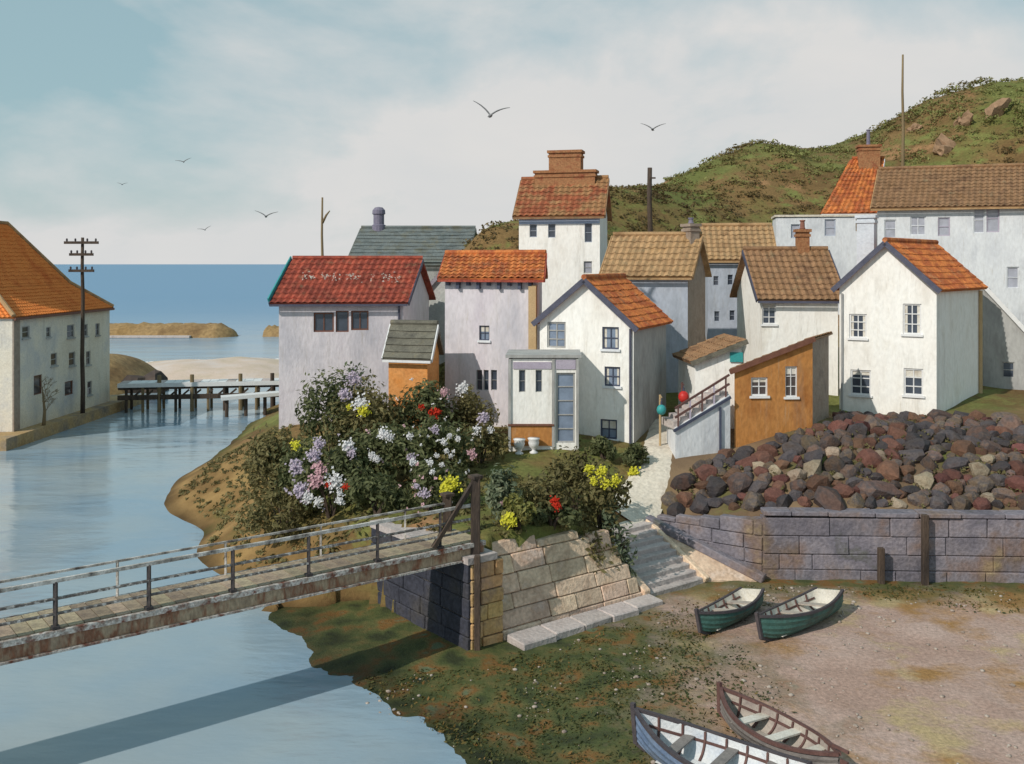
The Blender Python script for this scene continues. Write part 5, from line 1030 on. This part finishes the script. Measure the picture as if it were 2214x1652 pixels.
for k, (root, c, rad, Y) in enumerate(list(SHRUBS)):
    if k not in (3, 7, 8, 9, 11): continue
    b = MB()
    for q in range(16):
        d = Vector((rr.gauss(0, 1), -abs(rr.gauss(0, 1)), rr.gauss(.3, .8))).normalized(); p = c + Vector((d.x * rad[0], d.y * rad[1], d.z * rad[2])) * rr.uniform(.82, 1.0)
        for w in range(5):
            n_ = (Vector((-.3, -1, .5)) + Vector((rr.gauss(0, .5), rr.gauss(0, .5), rr.gauss(0, .5)))).normalized(); a = n_.orthogonal().normalized(); e = n_.cross(a); sz = rr.uniform(.02, .045); g = p + Vector((rr.gauss(0, .03), rr.gauss(0, .03), rr.gauss(0, .03)))
            b.poly([g - a * sz, g - e * sz, g + a * sz, g + e * sz])
    tag(b.build('small_blossom', 'petal_' + ('white', 'lilac', 'pink', 'yellow')[(k * 7) % 3], root), kind='stuff')

# hill scrub, grass, weed and pebbles (uncountable)
def scatter(name, label, cat, m, pts, size, per, rr, tone_bias=0, flat=1.0, spread=(1, 1, .7), leaf=.12):
    b = MB(); tn = []
    for (x, y, z, s) in pts:
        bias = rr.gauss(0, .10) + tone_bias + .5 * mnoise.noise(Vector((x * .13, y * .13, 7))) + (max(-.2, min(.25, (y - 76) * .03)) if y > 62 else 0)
        for k in range(per):
            d = Vector((rr.gauss(0, 1), rr.gauss(0, 1), abs(rr.gauss(0, 1)))).normalized() * (rr.random() ** .45) * s * size
            p = Vector((x + d.x * spread[0], y + d.y * spread[1], z + d.z * spread[2])); l = leaf * rr.uniform(.6, 1.5) * (s ** .5)
            nrm = (d.normalized() + Vector((rr.gauss(0, .6), rr.gauss(0, .6), rr.gauss(0, .6) + .3))).normalized(); a = nrm.orthogonal().normalized(); e = nrm.cross(a); ang = rr.uniform(0, 6.28); a, e = a * math.cos(ang) + e * math.sin(ang), e * math.cos(ang) - a * math.sin(ang)
            i = len(b.v); b.v += [p - a * l, p + e * l * .5, p + a * l, p - e * l * .5]; b.f.append((i, i + 1, i + 2, i + 3)); tn.append(max(0, min(1, .45 + bias + rr.gauss(0, .18))))
    b.tone = tn; return tag(b.build(name, m), label, cat, kind='stuff')
rr = random.Random(41); pts = []; cand = []
for k in range(5600):
    y = rr.uniform(57, 92); x = rr.uniform(-7, .56 * y)
    if y < 63 and x > 9: continue
    cand.append((x, y))
FOOT = [(i['FL'], i['FR'], i['D']) for i in root_info.values()]
def clear_of_houses(x, y, mrg=.5):
    for a, b_, d in FOOT:
        c = a + (b_ - a) / 2 + d / 2; u = (b_ - a); hx, hy = u.length / 2 + mrg, d.length / 2 + mrg; q = Vector((x - c.x, y - c.y, 0))
        if abs(q.dot(u.normalized())) < hx and abs(q.dot(d.normalized())) < hy: return False
    return True
zs = high_arr(cand)
for (x, y), z in zip(cand, zs):
    if not clear_of_houses(x, y): continue
    s = rr.choice((.35, .5, .5, .8, 1.1)); pts.append((x, y, float(z) + rough_z(x, y) - .1, s))
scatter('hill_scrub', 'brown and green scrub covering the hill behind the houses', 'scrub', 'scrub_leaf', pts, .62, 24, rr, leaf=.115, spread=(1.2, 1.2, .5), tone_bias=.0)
pts = []; cand = [(rr.uniform(-15, 6), rr.uniform(29, 56)) for k in range(3800)]; zs = high_arr(cand)
for (x, y), z in zip(cand, zs):
    if inside(x, y) and z > .1 and clear_of_houses(x, y, .1) and not (3.0 < x < 7 and 34.6 < y < 45) and not (-1 < x < 3 and 35.5 < y < 39) and not (y < 32.5 and x > -5 and (Vector((x, y, 0)) - A0).dot(NN) < 2.6 and (Vector((x, y, 0)) - A0).dot(E) < .8): pts.append((x, y, float(z) + rough_z(x, y) - .03, rr.choice((.3, .45, .6))))
scatter('bank_grass', 'rough grass and low plants on the creek bank and terrace', 'grass', 'leaf_olive', pts, .45, 22, rr, leaf=.10, spread=(1, 1, .6), tone_bias=.05)
pts = []
while len(pts) < 900:
    x = rr.uniform(-4, 19); y = rr.uniform(19, 33)
    if edge_dist(x, y) < .4 or (Vector((x, y, 0)) - A0).dot(NN) > -1.2 and x < 7 and y > 26: continue
    wgt = max((7.4 - x) * .3, (y - 30.4) * .5) + mnoise.noise(Vector((x * .3, y * .3, 3))) * 1.6
    if wgt < .45 or y > 32.6: continue
    if rr.random() > .3 + wgt * .5: continue
    pts.append((x, y, low_z(x, y) - .01, rr.choice((.2, .3, .3, .55))))
scatter('seaweed', 'green and rust seaweed strewn over the foreshore', 'seaweed', 'weed', pts, .8, 15, rr, leaf=.075, spread=(1.4, 1.4, .16))
b = MB(); ico = [];
bm = bmesh.new(); bmesh.ops.create_icosphere(bm, subdivisions=1, radius=1); iv = [v.co.copy() for v in bm.verts]; fi = [tuple(v.index for v in f.verts) for f in bm.faces]; bm.free()
for k in range(3200):
    x = rr.uniform(-4, 20); y = rr.uniform(19, 32.8)
    if edge_dist(x, y) < -.3 or ((Vector((x, y, 0)) - A0).dot(NN) > -1.1 and x < 7 and y > 26): continue
    if mnoise.noise(Vector((x * .45, y * .45, 9))) < .12 and rr.random() < .9: continue
    r = .018 + .05 * rr.random() ** 3.5; z = low_z(x, y); o_ = len(b.v); a = rr.uniform(0, 6.28); ca, sa = math.cos(a), math.sin(a)
    b.v += [Vector((x + r * (v.x * 1.3 * ca - v.y * sa), y + r * (v.x * 1.3 * sa + v.y * ca), z + r * (.3 + v.z * .7))) for v in iv]; b.f += [tuple(o_ + i for i in f) for f in fi]
mat('pebble', [(.14, .11, .10), (.30, .24, .20), (.42, .36, .31), (.20, .19, .20)], 3, .85, .3, 20, fine=.2)
tag(b.build('pebbles', 'pebble', smooth=True), 'small pebbles scattered over the beach', 'pebbles', kind='stuff')
pts = []
for k in range(420):
    x, y = rr.uniform(5.5, 20), rr.uniform(33.9, 42)
    if inside(x, y, BPOLY): pts.append((x, y, ground(x, y) + .05, rr.choice((.25, .35, .5))))
scatter('bank_weeds', 'weeds growing in the gaps between the boulders', 'weeds', 'leaf_olive', pts, .5, 16, rr, leaf=.09, spread=(1, 1, .9))
# rock outcrops on the right hill
for k, (vx, vy, Y, s, lb) in enumerate(((2045, 312, 78, 1.5, 'pink rock outcrop low on the right hill'), (2082, 282, 80, 1.2, 'pale triangular rock outcrop on the right hill'), (1975, 255, 83.5, 1.0, 'tan rock on the crest edge of the right hill'), (2150, 290, 79, 1.3, 'brown rock outcrop at far right of the hill'))):
    x = xat(vx, Y); s *= .8; me = rock_mesh('outcrop', 90 + k, 3, 1.0, .9); me.materials.append(MATS['rock_pink']); o = bpy.data.objects.new('rock_outcrop', me); col.objects.link(o); o.location = (x, Y, ground(x, Y) - s * .1); o.scale = (s * 1.2, s * .8, s * .75); o.rotation_euler = (0, .5, k); tag(o, lb, 'rock', 'rocks on the hill')

# ------------------------------------------------------------------ bare tree on the quay
def bare_tree():
    rr = random.Random(3); t_ = thing('bare_tree', 'small thin bare tree in front of the warehouse door', 'tree', (-29.35, 62.4, .5)); b = MB(); br = MB()
    b.tube([(-29.35, 62.4, .3), (-29.3, 62.45, 1.4), (-29.4, 62.4, 2.6)], [.13, .09, .05], 8); b.build('trunk', 'pole_wood', t_, smooth=True)
    def grow(p, d, l, r, dep):
        q = p + d * l; br.tube([p, (p + q) / 2 + Vector((rr.gauss(0, .05), rr.gauss(0, .05), 0)), q], [r, r * .8, r * .6], 5)
        if dep > 0:
            for k in range(3): grow(q, (d + Vector((rr.gauss(0, .5), rr.gauss(0, .5), rr.gauss(.1, .3)))).normalized(), l * .68, r * .6, dep - 1)
    for k in range(5): grow(Vector((-29.35, 62.42, 1.1 + k * .33)), Vector((rr.gauss(0, .7), rr.gauss(0, .7), .8)).normalized(), .6, .035, 3)
    br.build('branches', 'pole_wood', t_)
bare_tree()

# ------------------------------------------------------------------ jetty, spit, breakwater
JA, JB = at_z(255, 893, -.2), at_z(640, 884, -.2); jt = thing('jetty', 'long timber jetty with pale deck on dark posts across the creek mouth', 'jetty', ((JA.x + JB.x) / 2, (JA.y + JB.y) / 2, -.2))
JD = (JB - JA); JL = JD.length; ju = JD.normalized(); jn = Vector((-ju.y, ju.x, 0)); zd = zat(832, JA.y)
for k in range(20):
    b = MB(); b.box(JA + ju * (JL * (k + .5) / 20) + Vector((0, 0, zd + .2)) + jn * .9, ju * (JL / 40 - .02), jn * 1.0, (0, 0, .07)); b.build('deck_plank', 'white_paint' if k % 4 else 'stone_pale', jt)
b = MB(); b.bar(JA - jn * .16 + Vector((0, 0, zd + .14)), JB - jn * .16 + Vector((0, 0, zd + .14)), .08, .3); b.build('fascia', 'white_paint', jt)
for w in (.1, 1.7):
    b = MB(); b.bar(JA + jn * w + Vector((0, 0, zd - .04)), JB + jn * w + Vector((0, 0, zd - .04)), .2, .3); b.build('beam', 'dark_wood', jt)
for k in range(11):
    for w in (0, 1.8):
        tall = k in (2, 4, 7, 9) and w == 0; p = JA + ju * (JL * (k + .5) / 11) + jn * w; b = MB(); b.tube([p + Vector((0, 0, -1.5)), p + Vector((0, 0, zd + (.85 if tall else .02)))], .15 if tall else .11, 8); b.build('pile', 'pole_wood' if k % 3 else 'dark_wood', jt)
b = MB()
for k in range(14):
    p = JA + ju * (JL * (k + 1) / 15); q_ = JA + ju * (JL * (k + 1.9) / 15); b.bar(p + Vector((0, -.02, zd - .9)), q_ + Vector((0, -.02, zd - .25)), .1, .14)
b.bar(JA + Vector((0, -.08, zd - .75)), JB + Vector((0, -.08, zd - .75)), .1, .35); b.build('bracing', 'dark_wood', jt)
ls = thing('landing_stage', 'low pale landing stage in front of the jetty', 'landing stage', at_z(545, 893, -.2)); a_, b2 = at_z(478, 902, -.2), at_z(625, 895, -.2); b = MB(); b.bar(a_ + Vector((0, 0, 1.35)), b2 + Vector((0, 0, 1.55)), 1.1, .24); b.build('deck', 'white_paint', ls)
for k in range(4):
    p = a_.lerp(b2, .08 + k * .28); b = MB(); b.tube([p + Vector((0, 0, -1.4)), p + Vector((0, 0, 1.32))], .13, 8); b.build('pile', 'dark_wood', ls)
b = mound('sand_spit', None, -29, 101, 13, 10, .9, seed=3, amp=.35, n=48); tag(b.build('sand_spit', 'spit_sand', smooth=True), kind='structure')
b = mound('far_bank', None, -37, 88, 6.0, 9, 2.6, seed=8, amp=.8, n=40); tag(b.build('rocky_shore', 'mole_rock', smooth=True), kind='structure')
rr = random.Random(51)
for k, (vx, vy, s, lb) in enumerate(((258, 850, 1.5, 'dark rock just right of the warehouse corner'), (292, 848, 1.9, 'large dark rock behind the left end of the jetty'))):
    p = at_z(vx, vy, 0.2); me = rock_mesh('shore_rock', 70 + k, 2, .45, .8); me.materials.append(MATS['rock_dark']); o = bpy.data.objects.new('shore_rock', me); col.objects.link(o); o.location = (p.x, p.y + 4, .2); o.scale = (s, s, s * .9); tag(o, lb, 'rock', 'dark rocks by the jetty')
b = MB()
for k in range(1500):
    a = rr.uniform(.1, 3.3); t = rr.uniform(.9, 1.14); x = -29 + 13 * t * math.cos(a); y = 101 + 10 * t * math.sin(a); r = rr.uniform(.1, .4); o_ = len(b.v)
    b.v += [Vector((x + v.x * r * 1.5, y + v.y * r, -.15 + v.z * r * .35)) for v in iv]; b.f += [tuple(o_ + i for i in f) for f in fi]
tag(b.build('surf', 'foam', smooth=True), 'white surf breaking around the sand spit', 'surf', kind='stuff')
bw = thing('breakwater', 'low tan rock breakwater lying across the blue bay', 'breakwater', (-52, 149, -.2))
def mole(x0, x1, y, h, seed):
    v = []; f = []; n = 60; prof = [(-4, -1.2), (-2.6, h * .45), (-1.4, h * .9), (0, h), (1.4, h * .9), (2.6, h * .4), (4, -1.2)]
    for i in range(n + 1):
        t = i / n; tp = min(1, 9 * min(t, 1 - t) + .05) ** .5
        for w, z in prof:
            x = x0 + (x1 - x0) * t; nz = .35 * mnoise.noise(Vector((x * .7, w * .8, seed))) + .25 * mnoise.noise(Vector((x * 2.1, w * 2, seed))); v.append(Vector((x, y + w * tp + nz, -.7 + (z + .7) * tp + nz)))
    k = len(prof)
    for i in range(n):
        for j in range(k - 1): f.append((i * k + j, (i + 1) * k + j, (i + 1) * k + j + 1, i * k + j + 1))
    b = MB(); b.v = v; b.f = f; return b
mole(-66, -41.0, 149, 1.75, 2).build('rock_mound', 'mole_rock', bw, smooth=True); mole(-37.5, -33, 151, 1.2, 6).build('rock_mound', 'mole_rock', bw, smooth=True)
b = MB(); b.bar((-64, 145.6, .0), (-47, 145.6, .0), 1.2, .3); b.build('concrete_toe', 'stone_pale', bw)

# ------------------------------------------------------------------ boats
def boat(label, bow, stern, beam, depth, hullm, inm, gunm, thw=3, ribs=7, heel=0.0, lift=0.0, rudder=False, transom=True, seatm='boat_taupe', sheer=.28):
    bow = Vector((bow[0], bow[1], 0)); stern = Vector((stern[0], stern[1], 0)); Lh = (bow - stern).length; ax = (bow - stern).normalized(); sd = Vector((-ax.y, ax.x, 0)); c = (bow + stern) / 2
    gz = low_z(c.x, c.y); root = thing('rowing_boat', label, 'boat', (c.x, c.y, gz), 'boats drawn up on the foreshore')
    root.rotation_euler = Matrix.Rotation(heel, 3, ax).to_euler()
    NSx = 22; K = 5
    def hb(t): return beam / 2 * (max(.0, math.sin(math.pi * min(1, (t * .62 + (.32 if transom else .02) * (1 - t)) if transom else t)) ) ** .62 if True else 0)
    def half(t):
        # t 0 = stern, 1 = bow
        if transom: return beam / 2 * max(.004, (1 - max(0, (t - .38) / .62) ** 2.3) * (1 - .36 * max(0, (.38 - t) / .38) ** 1.7))
        return beam / 2 * max(.004, (1 - abs((t - .5) / .5) ** 2.2))
    def shz(t): return depth + sheer * (max(0, (t - .4) / .6) ** 2) + sheer * .45 * (max(0, (.4 - t) / .4) ** 2)
    def kz(t): return .04 + .22 * max(0, (t - .75) / .25) ** 2 + (.0 if transom else .16 * max(0, (.25 - t) / .25) ** 2)
    def sec(t, off=0.0):
        w = max(.003, half(t) - off); z0, z1 = kz(t) + off, shz(t); out = []
        for k in range(K * 2 + 1):
            q = k / (K * 2); a = q * math.pi / 2; yy = w * (math.sin(a) ** .62); zz_ = z0 + (z1 - z0) * (1 - math.cos(a)) ** .9
            if off == 0 and k % 2 == 0 and 0 < k < K * 2: yy += .02
            out.append((yy, zz_))
        return out
    def P(t, y, z): return c + ax * ((t - .5) * Lh) + sd * y + Vector((0, 0, gz + z - .05 + lift))
    def skin(off):
        b = MB(); n = K * 2 + 1
        for i in range(NSx + 1):
            t = i / NSx; tt = t if off == 0 else .02 + t * .955
            s = sec(tt, off); b.v += [P(tt, -y, z) for y, z in reversed(s)] + [P(tt, y, z) for y, z in s[1:]]
        m = 2 * n - 1
        for i in range(NSx):
            for j in range(m - 1): b.f.append((i * m + j, (i + 1) * m + j, (i + 1) * m + j + 1, i * m + j + 1))
        if transom: b.f.append(tuple(range(m)))
        return b
    skin(0).build('hull', hullm, root, smooth=False)
    skin(.04).build('lining', inm, root, smooth=True)
    for s in (-1, 1):
        b = MB(); pts = [P(i / NSx, s * (half(i / NSx) + .005), shz(i / NSx)) for i in range(NSx + 1)]
        for p, q in zip(pts, pts[1:]): b.bar(p, q, .085, .07)
        b.build('gunwale', gunm, root)
        b = MB(); pts = [P(t, s * max(.004, half(t) - .055) * .96, kz(t) + (shz(t) - kz(t)) * .66) for t in np.linspace(.06, .93, 14)]
        for p, q in zip(pts, pts[1:]): b.bar(p, q, .04, .05)
        b.build('seat_riser', 'boat_rib', root)
    b = MB(); pts = [P(t, 0, kz(t) - .03) for t in np.linspace(0, 1, 14)] + [P(1.012, 0, shz(1) + .1)]
    for p, q in zip(pts, pts[1:]): b.bar(p, q, .06, .08)
    b.build('keel', gunm, root)
    b = MB(); b.bar(P(1.0, 0, kz(1) - .04), P(1.015, 0, shz(1) + .12), .09, .10, up=ax); b.build('stem_post', gunm, root)
    for k in range(ribs):
        t = .14 + .74 * k / (ribs - 1)
        for s in (-1, 1):
            b = MB(); ss = sec(t, .055)
            for (y0, z0), (y1, z1) in zip(ss[2::2], ss[4::2]): b.bar(P(t, s * y0, z0), P(t, s * y1, z1), .04, .045, up=ax)
            b.build('rib', 'boat_rib', root)
    for k in range(thw):
        t = .22 + .5 * k / max(1, thw - 1); w = half(t) - .05; z = kz(t) + (shz(t) - kz(t)) * .7
        b = MB(); b.box(P(t, 0, z), ax * .12, sd * w, (0, 0, .02)); b.build('thwart', seatm, root)
    for s in (-.22, 0, .22):
        b = MB(); b.box(P(.5, s * beam * .6, .13), ax * Lh * .33, sd * .085, (0, 0, .012)); b.build('floor_board', inm, root)
    if transom:
        b = MB(); ss = sec(0, .03); b.poly([P(.012, y, z) for y, z in ss] + [P(.012, -y, z) for y, z in reversed(ss)]); b.build('transom', inm, root)
    if rudder:
        b = MB(); b.box(P(-.04, 0, depth * .55), ax * .09, sd * .025, (0, 0, depth * .55)); b.box(P(-.01, 0, depth + sheer * .45 + .12), ax * .2, sd * .022, (0, 0, .03)); b.build('rudder', gunm, root)
    return root
def gp(vx, vy): p = at_z(vx, vy, 0.0); return (p.x, p.y)
boat('small green rowing boat with cream inside, nearest the steps', gp(1516, 1380), gp(1632, 1312), 1.15, .48, 'boat_green', 'boat_cream', 'gunwale_dark', heel=.16, ribs=6)
boat('larger green rowing boat with dark rim beside the retaining wall', gp(1648, 1394), gp(1800, 1318), 1.35, .55, 'boat_green', 'boat_cream', 'gunwale_dark', heel=.16, ribs=7)
boat('blue grey boat with white inside at the bottom edge', gp(1376, 1622), gp(1735, 1750), 1.45, .58, 'boat_blue', 'boat_white', 'gunwale_dark', heel=-.05, ribs=7, thw=3, seatm='boat_grey', sheer=.4)
boat('taupe wooden boat with rudder at the lower right', gp(1556, 1556), gp(1812, 1692), 1.3, .5, 'boat_grey', 'boat_taupe', 'boat_rib', heel=.05, ribs=7, transom=False, rudder=True, seatm='boat_cream')

# ------------------------------------------------------------------ gulls
def gull(vx, vy, span_v, Y, label, yaw=0, lift=.42, bank=0):
    c = at_y(vx, vy, Y); s = span_v / FV * Y / 1.75; root_m = MB(); n = 15; ch = [(-1, .03), (-.8, .10), (-.55, .17), (-.3, .20), (-.1, .22), (0, .22), (.1, .22), (.3, .20), (.55, .17), (.8, .10), (1, .03)]
    R_ = Matrix.Rotation(yaw, 3, 'Z') @ Matrix.Rotation(bank, 3, 'Y'); ring = []
    for x, w in ch:
        z = lift * (abs(x) ** .85) * (1 - .3 * abs(x)) ; y = .12 * abs(x); th = .05 * (1 - abs(x)) + .014; b0 = len(root_m.v)
        for dy, dz in ((-w / 2, 0), (0, th), (w / 2, 0), (0, -th)): root_m.v.append(c + R_ @ (Vector((x, y + dy, z + dz)) * s))
        ring.append(b0)
    for a, b_ in zip(ring, ring[1:]):
        for k in range(4): root_m.f.append((a + k, a + (k + 1) % 4, b_ + (k + 1) % 4, b_ + k))
    prof = [(-.42, .01), (-.36, .05), (-.27, .075), (-.1, .10), (.1, .095), (.28, .06), (.42, .05), (.5, .02)]; rings = []
    for y, r in prof:
        b0 = len(root_m.v); root_m.v += [c + R_ @ (Vector((r * math.cos(2 * math.pi * k / 8) * (1.6 if y > .4 else 1), y, r * math.sin(2 * math.pi * k / 8) * (.5 if y > .4 else 1) - .01)) * s) for k in range(8)]; rings.append(b0)
    for a, b_ in zip(rings, rings[1:]):
        for k in range(8): root_m.f.append((a + k, a + (k + 1) % 8, b_ + (k + 1) % 8, b_ + k))
    tag(root_m.build('gull', 'gull_feather', loc=c, smooth=True), label, 'gull', 'gulls in the sky')
gull(1060, 250, 72, 40, 'largest gull, flying high above the stepped chimney', .2, .9, .15)
gull(1411, 280, 48, 56, 'gull with raised wings above the black pole', -.3, .7, .05)
gull(397, 350, 30, 95, 'upper gull of the left group, above the sea', .3, .5, -.2)
gull(264, 399, 20, 130, 'smallest gull, farthest left in the sky', .2, .5, .0)
gull(575, 468, 44, 66, 'gull gliding left of the forked pole', .1, .65, .05)
gull(443, 497, 26, 105, 'gull lowest over the blue sea', .4, .55, -.25)
